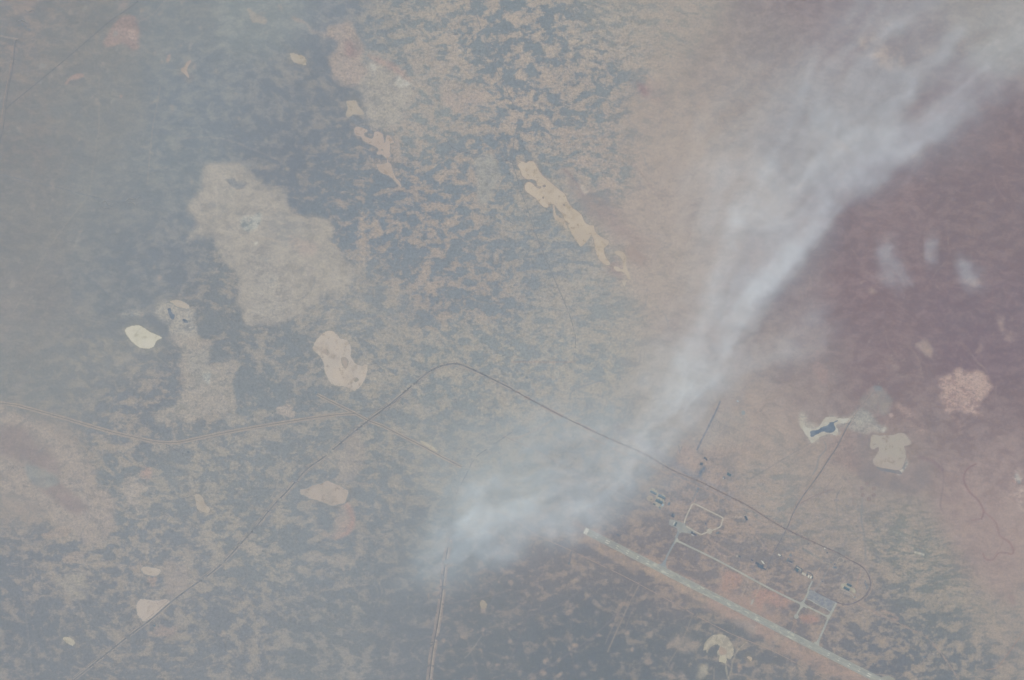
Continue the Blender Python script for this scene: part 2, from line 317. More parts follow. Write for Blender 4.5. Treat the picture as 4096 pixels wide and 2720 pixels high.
def GROUND_PAINT(area, line):
    A = area
    for pts, c, rim in PANS:          # salt dust blown and washed out around each pan
        A([tuple(a) for a in pts], L=[x - 14 for x in c], D=[x - 30 for x in c], f=.3, w=.05, soft=30, k=.5)
    # wide sand flat, upper left of centre
    sandTL = TL((945,770),(1030,755),(1100,760),(1150,800),(1215,850),(1290,880),(1340,960),(1400,985),(1470,985),(1520,1020),(1535,1100),(1575,1170),(1640,1230),(1600,1320),(1500,1350),(1400,1440),(1250,1500),(1130,1480),(1090,1400),(1110,1300),(1060,1210),(990,1130),(960,1085),(870,1115),(905,1035),(860,980),(895,900),(945,850))
    A(sandTL, L=(170,165,158), D=(154,152,149), f=.25, w=.09, s=.1, soft=16)
    A(TL((1150,1130),(1240,1150),(1290,1260),(1340,1380),(1280,1480),(1150,1480),(1170,1300)), L=(166,163,158), D=(151,150,149), f=.3, s=.8, w=.06, soft=30, k=.9)
    A(TL((1240,1030),(1330,1000),(1400,1040),(1390,1100),(1260,1130)), D=(150,152,153), f=.7, soft=35, k=.9, w=.1)
    A(TL((1330,1090),(1400,1100),(1460,1150),(1390,1180)), L=(174,160,155), f=.1, soft=18, k=.6)
    A(TL((1120,1000),(1170,985),(1205,1015),(1190,1055),(1140,1050),(1118,1030)), L=(176,178,172), D=(130,143,147), f=.6, w=.03, s=.3, soft=8, k=.8, hole=0)
    A(TL((1170,1120),(1195,1115),(1190,1130)), L=(196,194,184), D=(190,188,178), f=0, soft=8)
    A(TL((1040,825),(1100,835),(1150,850),(1120,865),(1050,850)), D=(136,142,148), f=.85, soft=12, w=.04)
    A(TL((735,1400),(790,1380),(860,1420),(905,1440),(890,1500),(900,1568),(830,1590),(790,1520),(770,1480),(720,1440)), L=(166,163,157), D=(146,149,150), f=.38, s=.7, w=.04, soft=12)
    A(TL((560,1440),(620,1430),(660,1450),(640,1470),(560,1460)), L=(162,160,155), D=(140,146,149), f=.4, s=.7, w=.04, soft=10)
    # dry bed running from the pale sand to the pan below
    A(BL((810,-20),(870,-10),(950,20),(960,100),(1060,80),(1100,120),(1070,200),(1090,280),(1070,330),(900,360),(740,380),(720,330),(830,260),(850,180),(830,90)), L=(163,158,153), D=(150,150,148), f=.25, w=.05, soft=14)
    A(BL((870,60),(940,60),(965,130),(950,200),(890,160)), L=(162,161,157), D=(150,151,150), f=.3, soft=18, k=.7)
    A(BL((930,150),(965,130),(968,185),(945,185)), L=(188,187,178), D=(160,164,162), f=.4, s=.5, soft=6, k=.8)
    A(TL((1680,300),(1760,290),(1830,330),(1900,380),(1920,420),(1880,500),(1830,580),(1740,590),(1680,500),(1660,430),(1640,380)), L=(167,163,157), D=(154,153,151), f=.25, w=.06, soft=18)
    A(TL((1540,120),(1600,100),(1640,150),(1680,210),(1660,290),(1680,330),(1640,400),(1560,380),(1520,260),(1560,210),(1480,160),(1370,100),(1350,80),(1380,85),(1450,150)), L=(167,157,152), D=(154,148,146), f=.25, soft=14, w=.05)
    A(TL((1600,200),(1640,200),(1660,240),(1630,260),(1605,240)), L=(158,142,143), D=(150,135,138), f=.4, soft=18, k=.8)
    A(TL((1700,250),(1760,270),(1900,370),(1850,360),(1760,310)), L=(170,152,147), D=(160,144,142), f=.1, soft=12, k=.8)
    A(TL((1820,365),(1860,370),(1910,385),(1860,398),(1830,385)), L=(192,190,182), D=(168,168,162), f=.35, s=.6, soft=6, k=.8)
    A(TL((1700,290),(1725,300),(1718,325),(1700,310)), L=(184,182,175), soft=5, f=.2, k=.7)
    A(TL((2180,720),(2260,720),(2300,780),(2280,880),(2220,950),(2190,880),(2200,800)), L=(160,160,156), D=(149,151,151), f=.3, s=.6, w=.05, soft=16)
    A(TL((2060,430),(2200,420),(2260,470),(2150,520),(2060,500)), L=(168,158,152), f=.12, soft=18)
    # left edge sand
    A(BL((0,300),(60,320),(150,370),(240,410),(330,480),(420,560),(440,660),(520,730),(520,850),(480,940),(380,940),(330,870),(200,790),(80,720),(-60,660),(-120,300)), L=(164,156,151), D=(150,147,146), f=.22, w=.06, soft=22)
    A(BL((-60,380),(120,430),(260,560),(230,620),(120,560),(0,520)), L=(150,141,142), D=(143,137,140), f=.5, w=.14, soft=30, k=.8)
    A(BL((120,600),(200,620),(330,700),(390,760),(340,790),(260,740),(170,680)), L=(147,138,140), D=(141,136,139), f=.5, w=.1, soft=16, k=.8)
    A(BL((110,570),(160,570),(260,640),(250,680),(180,680),(120,640)), L=(151,154,153), D=(142,147,149), f=.4, soft=12, k=.9)
    A(BL((260,715),(310,705),(350,740),(330,765),(280,750)), L=(158,147,146), D=(150,142,143), f=.3, soft=16, k=.5)
    A(BL((200,850),(260,845),(310,870),(300,900),(220,900)), L=(160,151,146), f=.1, soft=10)
    A(BL((560,640),(640,640),(700,690),(640,700),(680,800),(640,790),(590,720)), L=(172,164,158), D=(152,151,149), f=.35, s=.6, soft=12, k=.8)
    A(BL((650,580),(690,580),(705,630),(670,640)), L=(166,148,144), f=.1, soft=14, k=.8)
    # reds
    A(TL((480,170),(510,130),(560,90),(620,90),(650,140),(640,200),(640,235),(600,220),(560,215),(500,215)), L=(159,146,144), D=(150,139,139), f=.3, w=.06, soft=10)
    A(TL((575,150),(600,140),(635,165),(625,190),(600,175)), L=(174,158,153), D=(158,143,141), f=.3, w=.03, s=.5, soft=6)
    A(TL((620,90),(680,100),(650,110),(690,160),(640,140)), L=(158,143,142), soft=14, f=.2, k=.7)
    A(TL((540,30),(580,20),(600,50),(540,70)), L=(158,147,145), soft=12, f=.2, k=.8)
    A(TL((120,-10),(180,-10),(170,30),(120,20)), L=(157,147,145), soft=12, f=.2, k=.8)
    A(TL((300,380),(330,350),(370,338),(390,350),(365,365),(325,370),(305,388)), L=(170,152,147), D=(160,145,142), f=.2, soft=5, rough=False)
    A(TL((765,285),(775,250),(788,255),(780,285)), L=(170,154,149), f=.1, soft=5, rough=False)
    A(TL((550,435),(562,440),(555,448)), L=(172,152,147), f=0, soft=5)
    A(BL((1580,760),(1615,765),(1632,810),(1610,880),(1580,910),(1540,905),(1560,860),(1590,800)), L=(168,147,143), D=(160,146,144), f=.2, soft=12)
    A(BL((1440,870),(1530,890),(1545,830),(1560,760),(1600,770),(1600,850),(1560,910),(1480,905)), L=(164,154,149), D=(152,149,148), f=.25, soft=12, k=.8)
    A(BL((1600,450),(1660,440),(1690,520),(1680,590),(1620,650),(1540,650),(1570,600),(1560,540)), L=(160,155,151), D=(150,149,149), f=.25, soft=14)
    A(BL((1270,310),(1340,300),(1350,350),(1280,360)), L=(168,160,154), f=.1, soft=10)
    A(BL((705,490),(740,480),(765,500),(740,540),(710,520)), L=(162,157,151), f=.1, soft=8)
    A(BL((760,1020),(800,1010),(860,1060),(880,1130),(800,1190),(760,1170),(750,1080)), L=(157,151,148), D=(150,147,146), f=.25, soft=14)
    A(BL((690,1105),(715,1105),(712,1145),(690,1140)), L=(160,148,144), f=.1, soft=8)
    A(BL((1000,1290),(1020,1285),(1055,1350),(1020,1365),(995,1330)), L=(160,154,149), f=.1, soft=8)
    A(BL((1110,950),(1180,940),(1215,975),(1170,985)), L=(162,157,151), f=.1, soft=8)
    A(BL((690,1330),(800,1310),(805,1340),(750,1370),(680,1360)), L=(158,149,146), f=.15, soft=12)
    A(BL((280,1080),(340,1060),(400,1100),(400,1180),(340,1200),(260,1110)), L=(158,155,150), D=(140,142,145), f=.35, s=.7, w=.04, soft=14)
    A(BL((590,1040),(650,1050),(655,1075),(610,1068)), L=(160,152,147), f=.1, soft=8)
    A(BL((195,860),(290,850),(315,870),(240,905),(205,900)), L=(160,151,146), f=.1, soft=9)
    A(BL((300,980),(380,970),(350,1010),(290,1010)), L=(158,151,147), f=.1, soft=8)
    for p in ((660,60,700,120),(1290,850,1400,960),(1480,790,1530,840),(1100,180,1180,240),(1160,640,1240,720),(960,1240,1050,1330)):
        A(BL((p[0],p[1]),(p[2],p[1]+10),(p[2]+5,p[3]),(p[0]-6,p[3]-8)), f=.95, soft=26)
    # upper middle patches
    A(TL((1140,55),(1160,45),(1195,65),(1230,90),(1215,112),(1170,98)), L=(166,160,153), D=(158,154,150), f=.2, soft=6, k=.9)
    A(TL((150,1500),(100,1400)), f=.5) if False else None
    A(TL((0,1350),(60,1300),(60,1568),(0,1568)), L=(150,147,147), soft=30)
    A(TL((1610,520),(1680,560),(1760,620),(1700,600),(1640,560)), D=(134,142,150), f=.9, soft=10, w=.04)
    A(TL((1680,660),(1740,710),(1780,750),(1700,720)), D=(130,139,149), f=.95, soft=9, w=.04)
    # right plain
    A(TR((580,370),(620,390),(650,420),(630,450),(600,430)), L=(150,132,136), D=(142,126,132), f=.5, soft=16, k=.9)
    A(TR((540,340),(640,360),(700,440),(660,480),(580,440)), L=(160,145,144), soft=30, k=.6)
    A(TR((250,800),(330,860),(420,900),(500,1020),(640,1120),(560,1130),(440,1050),(330,960)), L=(158,144,143), D=(152,140,140), f=.3, s=.2, w=.15, soft=50, k=.7)
    A(TR((430,1200),(480,1180),(520,1240),(500,1290),(440,1260)), L=(158,143,142), soft=24, k=.8)
    A(TR((310,840),(330,850),(345,880),(322,882)), L=(186,176,166), f=.1, soft=5, k=.8)
    for p in ((1610,170,1700,260,.7),(1680,230,1790,300,.9),(1700,90,1750,120,.8),(1890,200,1950,250,.6),(1490,665,1560,700,.8),(1570,600,1600,640,.4)):
        A(TR((p[0],p[1]),(p[2],p[1]+20),(p[2]+10,p[3]),(p[0]+20,p[3]-5)), L=(172,158,150), D=(158,146,143), f=.3, w=.04, s=.4, soft=16, k=p[4], hole=.6)
    A(TR((2220,1430),(2270,1440),(2300,1500),(2320,1568),(2270,1560),(2250,1500)), L=(160,142,140), D=(146,130,134), f=.3, soft=12, k=.9, hole=.6)
    A(TR((2100,1300),(2160,1280),(2175,1320),(2120,1340)), L=(168,150,145), f=.1, soft=10, k=.7)
    A(BR((1400,95),(1425,110),(1450,170),(1440,210),(1410,180),(1385,120)), L=(164,146,144), D=(152,136,137), f=.25, soft=10, k=.9)
    A(BR((1405,40),(1430,35),(1445,70),(1415,80)), L=(158,141,141), f=.2, soft=10, k=.8)
    A(BR((1860,20),(1900,5),(1935,30),(1930,80),(1890,60)), L=(164,147,142), D=(152,137,136), f=.25, soft=9, k=.9)
    A(BR((2140,60),(2165,30),(2170,80),(2150,85)), L=(156,138,138), f=.2, soft=9, k=.8)
    crust = BR((1990,160),(2060,135),(2110,150),(2180,155),(2200,200),(2180,250),(2150,300),(2130,330),(2160,360),(2100,340),(2050,330),(2000,330),(1975,260),(1995,220),(1970,190))
    A(crust, L=(176,155,149), D=(156,136,136), f=.34, w=.045, s=.1, soft=12)
    A(BR((2040,350),(2080,390),(2085,420),(2060,400)), L=(168,146,142), f=.2, soft=8, k=.8)
    A(BR((1780,290),(1830,310),(1900,370),(1930,410),(1880,420),(1820,360)), L=(172,152,146), D=(150,132,133), f=.45, w=.03, s=.7, soft=12, hole=.5)
    A(BR((2310,620),(2361,610),(2400,660),(2400,800),(2350,790),(2320,730),(2300,690)), L=(188,172,164), D=(156,138,138), f=.4, w=.03, s=.4, soft=10, hole=.7)
    A(BR((2320,625),(2345,630),(2355,660),(2335,665)), L=(190,186,178), D=(140,146,150), f=.4, soft=5)
    A(BR((2225,445),(2240,450),(2250,465),(2228,462)), L=(166,148,144), f=.1, soft=5)
    # apron of pale silt round the pond and the second basin
    A(BR((1330,370),(1350,340),(1375,360),(1380,400),(1440,380),(1470,350),(1560,360),(1620,320),(1650,340),(1670,380),(1740,420),(1700,430),(1640,440),(1570,420),(1500,400),(1510,440),(1430,440),(1420,470),(1370,470),(1350,430)), L=(172,168,160), D=(152,150,148), f=.3, w=.05, s=.3, soft=12, k=.9)
    A(BR((1590,330),(1620,305),(1660,340),(1670,380),(1600,390)), L=(150,154,153), D=(138,140,143), f=.45, s=.5, w=.05, soft=18, k=.5)
    A(BR((1620,280),(1700,220),(1760,280),(1720,360),(1660,330)), L=(158,150,145), D=(142,141,142), f=.4, s=.7, soft=14, k=.8)
    A(BR((1680,220),(1710,215),(1720,235),(1690,240)), L=(146,146,146), D=(128,134,142), f=.5, soft=6)
    A(BR((1735,340),(1755,338),(1758,355),(1745,360)), L=(176,158,152), f=0, soft=4, rough=False)
    A(BR((1590,450),(1650,430),(1680,500),(1665,560),(1700,600),(1840,600),(1920,560),(1930,680),(1860,710),(1720,680),(1600,620),(1560,560)), L=(148,137,138), D=(140,134,137), f=.5, w=.1, soft=22, k=.8)
    A(BR((1490,440),(1560,430),(1600,500),(1600,600),(1500,590),(1450,520)), L=(154,140,139), D=(146,134,135), f=.4, s=.3, w=.06, soft=24, k=.8)
    A(BR((1590,480),(1610,480),(1620,530),(1590,520)), L=(168,152,147), f=.3, s=.5, soft=8, k=.8)
    A(BR((1810,560),(1835,545),(1840,580),(1800,620),(1790,600)), L=(176,173,165), D=(140,145,148), f=.4, soft=6, w=.03)
    A(BR((1700,415),(1725,418),(1715,435),(1695,432)), L=(176,174,168), f=.1, soft=5)
    A(BR((1610,625),(1720,640),(1850,680),(1860,700),(1720,680),(1640,650)), L=(143,136,137), D=(136,132,135), f=.6, soft=14, k=.8)
    A(BR((1960,600),(2100,540),(2200,700),(2361,720),(2361,1100),(2250,1200),(2130,1120),(2000,900)), L=(163,147,144), D=(155,139,139), f=.3, w=.1, soft=60, k=.6)
    A(BR((2300,1155),(2330,1170),(2325,1210),(2300,1200)), L=(152,136,137), soft=16, k=.8)
    # scattered pale scrapes and salt spots over the eastern plain
    r2 = random.Random(31)
    for i in range(110):
        x = r2.uniform(2700, 4090); y = r2.uniform(20, 1900); a = r2.uniform(3, 12); e = r2.uniform(.6, 2.2); t = r2.uniform(-.6, .6)
        c_, s_ = math.cos(t) * a * e, math.sin(t) * a * e
        A([(x - c_, y - s_), (x + s_ * .5, y - a * .6), (x + c_, y + s_), (x - s_ * .5, y + a * .6)], L=r2.choice(((166,152,146),(172,158,149),(160,146,143))), f=.1, soft=r2.uniform(4, 9), k=r2.uniform(.25, .8))
    for i in range(26):
        x = r2.uniform(3200, 4090); y = r2.uniform(700, 2100); p = [(x, y)]; a = r2.uniform(.6, 1.9)
        for j in range(6): a += r2.uniform(-.5, .5); x += 32 * math.cos(a); y += 32 * math.sin(a); p.append((x, y))
        line(p, r2.uniform(2.5, 5), r2.choice(((138,122,128),(146,132,134),(160,146,142))), r2.uniform(.2, .5), gap=.6)
    for i in range(60):
        x = r2.uniform(1000, 2700); y = r2.uniform(30, 1350); p = [(x, y)]; a = r2.uniform(-.2, 1.)
        for j in range(5): a += r2.uniform(-.5, .5); x += 24 * math.cos(a); y += 24 * math.sin(a); p.append((x, y))
        line(p, r2.uniform(2.5, 4.5), r2.choice(((136,142,148),(168,160,152),(130,138,146))), r2.uniform(.25, .6), gap=.6)
    for i in range(90):
        x = r2.uniform(50, 2000); y = r2.uniform(1400, 2650); p = [(x, y)]; a = r2.uniform(-1.5, 1.5)
        for j in range(5): a += r2.uniform(-.6, .6); x += 22 * math.cos(a); y += 22 * math.sin(a); p.append((x, y))
        line(p, r2.uniform(2.5, 4), r2.choice(((132,138,144),(165,160,153),(160,152,147))), r2.uniform(.25, .55), gap=.6)
    # airfield soil
    def rot(s0, s1, t0, t1):
        cx, cy, a = 2344.5, 2124.5, math.radians(26.97); c, s = math.cos(a), math.sin(a)
        return [(cx + u * c - v * s, cy + u * s + v * c) for u, v in ((s0, t0), ((s0 + s1) / 2, t0), (s1, t0), (s1, t1), ((s0 + s1) / 2, t1), (s0, t1))]
    def strip_area(s0, s1, t0, t1, **k):
        p = rot(s0, s1, t0, t1); n = []
        for a, b in zip(p, p[1:] + p[:1]):
            for i in range(6): n.append((a[0] + (b[0] - a[0]) * i / 6, a[1] + (b[1] - a[1]) * i / 6))
        A(n, **k)
    strip_area(-40, 1400, 10, 50, L=(168,152,141), D=(150,141,138), f=.3, w=.08, soft=10, k=.95)
    strip_area(560, 860, -60, 60, L=(164,146,140), D=(155,141,138), f=.2, w=.08, soft=26, k=.9)
    strip_area(900, 1400, 15, 75, L=(161,144,138), D=(150,138,135), f=.25, w=.06, soft=20, k=.9)
    strip_area(-60, 560, -24, 0, L=(166,148,140), D=(148,138,138), f=.3, soft=8, k=.8)
    A(BR((960,1060),(1030,1060),(1060,1100),(1030,1150),(970,1150)), L=(164,142,136), D=(158,139,135), f=.1, soft=12)
    A(BR((1120,1160),(1200,1150),(1290,1190),(1270,1240),(1180,1220),(1140,1240)), L=(165,141,136), D=(150,134,134), f=.3, soft=14)
    A(BR((1330,1270),(1380,1260),(1415,1290),(1380,1315),(1340,1305)), L=(163,139,134), D=(156,136,133), f=.1, soft=10)
    A(BR((760,500),(800,480),(850,530),(850,580),(800,600),(760,560)), L=(168,153,147), D=(158,147,143), f=.3, soft=16)
    A(BR((1080,1290),(1120,1310),(1110,1350),(1060,1340),(1000,1300)), L=(164,156,150), D=(150,144,142), f=.4, s=.6, soft=14, k=.8)
    A(BR((860,340),(960,320),(1100,360),(1050,480),(950,500),(880,480)), L=(166,157,151), D=(158,152,148), f=.4, soft=24, k=.8)
    A(BR((700,1400),(800,1370),(860,1400),(840,1440),(760,1430)), L=(156,148,143), D=(140,138,138), f=.25, soft=14)
    A(BR((620,1450),(640,1455),(635,1480),(600,1480)), L=(164,153,144), f=.1, soft=7)
    A(BR((1025,1510),(1045,1500),(1050,1520),(1030,1535)), L=(168,150,140), f=.05, soft=6)
    A(BR((850,1500),(890,1500),(910,1540),(870,1568),(850,1540)), L=(164,160,149), D=(150,148,142), f=.25, soft=10, k=.9)
    A(C6((1130,1000),(1200,990),(1210,1050),(1140,1040)), L=(160,150,142), soft=8, f=.2, k=.8)
    for p in ((570,400,1),(180,190,0),(700,560,0),(430,1100,0)): pass
    # light scoured spots in the dark scrub, lower middle
    r = random.Random(9)
    for i in range(130):
        x = r.uniform(1700, 3000); y = r.uniform(2250, 2760)
        if y < 2130 + (x - 2344) * .51 + 110 and x > 2250: continue
        a = r.uniform(4, 13); e = r.uniform(.7, 1.5)
        A([(x - a * e, y), (x, y - a), (x + a * e, y), (x, y + a)], L=r.choice(((158,148,143),(152,146,143),(164,150,142))), D=(144,140,140), f=.1, soft=r.uniform(3, 7), k=r.uniform(.5, 1))
    for i in range(150):
        x = r.uniform(0, 1250); y = r.uniform(0, 1300); a = r.uniform(4, 11)
        A([(x - a, y), (x, y - a), (x + a, y), (x, y + a)], L=r.choice(((156,152,150),(162,152,148),(150,153,154))), D=(148,149,149), f=.1, soft=r.uniform(4, 9), k=r.uniform(.35, .9))
    # tracks scratched in the soil
    pale = (166,158,152); dk = (130,135,142); rd = (160,144,139)
    line(TL((740,400),(700,620),(680,850)), 3, (160,155,150), .5); line(TL((455,350),(458,620)), 3, (156,152,148), .35)
    line(TL((410,900),(300,1040),(210,1170),(40,1480)), 3, (156,152,149), .4); line(TL((410,900),(440,700),(460,560)), 3, (156,152,149), .3)
    line(TL((820,640),(1030,640),(1290,740)), 3, (158,154,151), .35); line(BL((105,680),(108,1100),(150,1568)), 3, (152,150,149), .5)
    line(TL((640,910),(520,930),(410,905)), 4, (128,137,146), .5)
    line(TL((80,180),(0,165)), 4, pale, .6); line(TL((0,290),(70,280)), 3, pale, .5); line(TL((400,0),(440,60),(500,85)), 4, (134,138,144), .6)
    line(TL((765,0),(700,70),(640,100)), 3, pale, .35)
    line(BL((510,730),(430,720),(380,700)), 4, (138,136,138), .5); line(BL((800,650),(1080,720),(1230,775)), 3, (154,152,150), .4)
    line(BL((1500,540),(1560,590),(1545,630),(1480,660),(1400,690)), 3.5, (132,140,147), .7)
    line(BL((1440,220),(1380,200),(1350,190),(1290,170)), 3, (140,144,148), .6); line(BL((1590,220),(1580,300)), 4, (140,145,148), .5)
    line(BL((1470,180),(1350,210),(1330,300)), 3, (140,143,147), .4)
    line(BL((2361,1150),(2250,1180),(2050,1220)), 3, (146,142,143), .5); line(BL((2361,1290),(2280,1320),(2150,1360),(2040,1362)), 3, (144,142,143), .5)
    line(BL((2120,1300),(2160,1400),(2200,1530)), 3, (142,140,142), .5)
    line(TR((560,750),(640,860),(700,930)), 4, (152,143,143), .5)
    line(TR((240,780),(280,820),(330,900)), 4, (146,134,137), .5); line(TR((150,1180),(60,1000)), 3, pale, .4)
    for dx in (0, 14): line(TR((100+dx,760),(125+dx,850),(150+dx,900),(180+dx,960)), 3, (182,168,156), .5)
    line(BR((0,100),(200,102),(290,100)), 5, rd, .4); line(BR((0,460),(100,420),(190,365)), 6, (160,154,150), .6); line(BR((190,365),(100,395),(0,430)), 4, (140,148,154), .5)
    line(BR((265,300),(275,240),(340,210),(400,190),(435,195)), 4, (134,142,150), .6); line(BR((600,90),(560,220),(520,380)), 3, (168,164,158), .4)
    line(BR((60,490),(0,640)), 3, (158,157,156), .5); line(BR((220,580),(180,680)), 3, (152,153,154), .5); line(BR((440,450),(330,760)), 3, (160,158,156), .4)
    line(BR((370,650),(320,760)), 3, (150,152,154), .4); line(BR((560,740),(520,830)), 3, (136,140,147), .5)
    for a in range(5): line(BR((960+22*a,400-6*abs(a-2)),(950+22*a,480),(915+22*a,560)), 3, (150,143,141), .45)
    line(BR((940,380),(1040,415)), 4, (146,142,141), .6); line(BR((1075,340),(1040,400)), 3, (152,145,143), .5); line(BR((960,360),(1100,400),(1180,400)), 3, (156,145,143), .5)
    line(BR((1120,340),(1150,320),(1170,280),(1200,270),(1285,230)), 4, (158,147,143), .8); line(BR((1155,335),(1175,360)), 3, (138,130,134), .8)
    line(BR((1175,290),(1145,330)), 3, (142,136,138), .7)
    line(BR((1100,640),(1200,580),(1350,490),(1380,470)), 3.5, (142,140,141), .8)
    line(BR((1440,470),(1450,500),(1415,545),(1405,590),(1385,620)), 5, (134,138,143), .6)
    line(BR((1565,690),(1575,720),(1570,760)), 4, (144,136,138), .6)
    line(BR((1615,730),(1612,830),(1625,900),(1632,1010)), 7, (138,140,142), .7); line(BR((1595,740),(1600,900)), 4, (146,144,144), .5)
    line(BR((2140,570),(2095,600),(2085,650),(2110,700),(2150,740),(2175,790),(2165,825)), 6, (140,122,127), .8); line(BR((2165,825),(2120,830)), 4, (142,125,129), .7)
    line(BR((2175,790),(2230,840),(2250,900),(2300,940),(2310,985),(2250,980),(2215,1015),(2185,1010),(2172,985)), 4.5, (144,124,128), .8)
    line(BR((1980,560),(1990,620),(1985,690),(1975,760),(1990,800)), 5, (140,130,134), .7); line(BR((1880,540),(1940,560),(1985,600)), 10, (134,122,129), .6, soft=12)
    line(BR((1640,470),(1650,500)), 8, (140,136,138), .6, soft=8)
    line(BR((1500,700),(1495,760),(1502,810)), 4, (138,139,142), .8); line(BR((1440,800),(1530,830),(1610,920),(1700,1000)), 3, (150,145,142), .3)
    line(BR((1700,870),(1800,900),(1850,960)), 2.5, (178,174,165), .3)
    line(BR((1860,980),(1900,990)), 7, (178,176,166), .7)
    for a in range(4): line(BR((1718+12*a,870-3*a),(1728+12*a,850-3*a),(1738+11*a,842-3*a)), 3, (136,136,138), .8)
    line(BR((1085,850),(1130,910),(1180,970)), 3, (172,157,149), .6); line(BR((900,900),(930,950),(960,990)), 4, (170,155,147), .6)
    line(BR((975,822),(1060,814),(1090,816)), 3.5, (168,160,153), .8); line(BR((1090,816),(1140,880)), 3, (164,152,146), .5)
    line(BR((1340,960),(1380,985),(1420,1010)), 6, (124,132,136), .75); line(BR((780,505),(760,540)), 2, pale, .4)
    line(BR((200,890),(280,960),(300,960)), 3, (152,142,139), .5); line(BR((275,970),(262,1030)), 6, (120,126,136), .6)
    line(BR((0,1290),(200,1230),(420,1090),(540,1110)), 3, (134,132,137), .5); line(BR((160,1060),(320,1100),(560,1050)), 3, (134,132,137), .4)
    line(BR((460,1070),(475,1200)), 3, (140,136,139), .5); line(BR((0,1450),(90,1220),(160,980)), 3, (132,130,136), .5)
    line(BR((80,1560),(330,1400),(500,1250)), 4, (132,130,136), .5); line(BR((285,1180),(270,1400),(300,1568)), 3, (132,131,136), .4)
    line(BR((585,1130),(520,1260),(440,1440)), 3.5, (156,147,142), .7); line(BR((560,1125),(500,1240),(430,1400)), 3, (146,139,138), .6)
    line(BR((620,1180),(560,1240),(520,1340)), 3, (142,137,138), .5)
    line(BR((835,1262),(780,1400),(720,1500),(760,1540)), 3, (152,145,140), .6); line(BR((670,1180),(675,1290)), 3, (148,141,138), .5)
    line(BR((1085,1390),(1030,1450),(1000,1568)), 3.5, (164,158,148), .7); line(BR((985,1490),(990,1530),(1000,1568)), 4, (170,165,153), .8)
    line(BR((935,1510),(930,1568)), 3, (158,150,142), .6); line(BR((1040,1060),(1090,1100),(1060,1180)), 3, (166,158,152), .5)
    line(BR((1305,1285),(1290,1340),(1270,1360)), 3, (162,146,139), .6); line(BR((1310,1290),(1300,1370)), 2.5, (162,146,139), .5)
    line(BR((1145,1130),(1110,1210)), 3, (164,156,148), .8); line(BR((1110,1200),(1104,1216)), 6, (166,168,162), .9)
    line(BR((1350,1500),(1900,1400)), 3, (150,141,138), .01); line(BR((1780,1560),(1880,1500),(1930,1440)), 3, (156,147,142), .6)
    line(BR((1765,1300),(1740,1370),(1695,1460)), 3.5, (140,137,138), .8); line(BR((1925,1395),(1900,1460)), 3.5, (136,135,139), .8)
    line(BR((1600,1215),(1700,1270),(1780,1290),(1760,1270),(1700,1245)), 4, (168,150,143), .6)
    line(BR((830,740),(855,690),(870,640),(885,600)), 6, (132,136,142), .6); line(BR((800,620),(860,630),(870,610),(885,590)), 10, (110,125,140), .7, soft=5)
    line(BR((620,600),(740,630),(830,640)), 6, (144,142,147), .5); line(BR((700,540),(860,640),(880,600)), 3, (150,146,146), .5)
    line(BR((950,700),(945,670),(965,620),(980,600)), 3.5, (158,146,142), .9); line(BR((960,660),(940,700)), 3, (140,136,140), .6)
    line(BR((480,400),(700,540),(860,640),(1000,720)), 26, (146,145,149), .45, soft=14)
    line(BR((960,1010),(1100,1080),(1170,1110)), 3, (160,150,146), .4); line(BR((1040,1000),(880,900)), 6, (168,153,146), .35)
    line(BR((1230,1190),(1300,1260)), 3, (140,133,135), .5); line(BR((1390,980),(1400,1000),(1450,1030)), 3, (166,158,151), .8)
    line(BR((1460,1040),(1430,1110),(1390,1160)), 4, (140,142,146), .7); line(BR((1420,1050),(1395,1090)), 3, (166,152,145), .6)
    line(BR((1610,1060),(1590,1130),(1580,1180)), 4, (166,150,143), .6); line(BR((1500,1150),(1580,1190),(1600,1205)), 3, (168,160,152), .6)
# ------------------------------------------------------------------ flat features laid on the ground
LAY = [0]
def layer(z):
    LAY[0] += 1; return z + LAY[0] * .012
def poly_sheet(name, pts, mat, z, label, cat, jit=2.2, kind='structure', smooth=3, parent=None):
    p = catmull(pts, smooth, True) if smooth else [np.array(a, float) for a in pts]
    r = random.Random(len(pts) * 7 + int(pts[0][0]))
    if jit:
        p2 = []
        for i, a in enumerate(p):
            b = p[(i + 1) % len(p)]; d = b - a; n = np.array([-d[1], d[0]]) / (np.linalg.norm(d) + 1e-6)
            p2.append(a + n * r.uniform(-.3, .3) * jit); p2.append((a + b) / 2 + n * r.uniform(-.6, .6) * jit)
        p = p2
    z = layer(z); v = [(X(a[0]), Y(a[1]), z) for a in p]
    f = tessellate_polygon([[Vector(a) for a in v]])
    f = [t if (v[t[1]][0]-v[t[0]][0])*(v[t[2]][1]-v[t[0]][1])-(v[t[1]][1]-v[t[0]][1])*(v[t[2]][0]-v[t[0]][0]) > 0 else t[::-1] for t in f]
    o = mesh(name, v, f, parent, mat)
    if not parent: tag(o, label, cat, kind=kind)
    return o
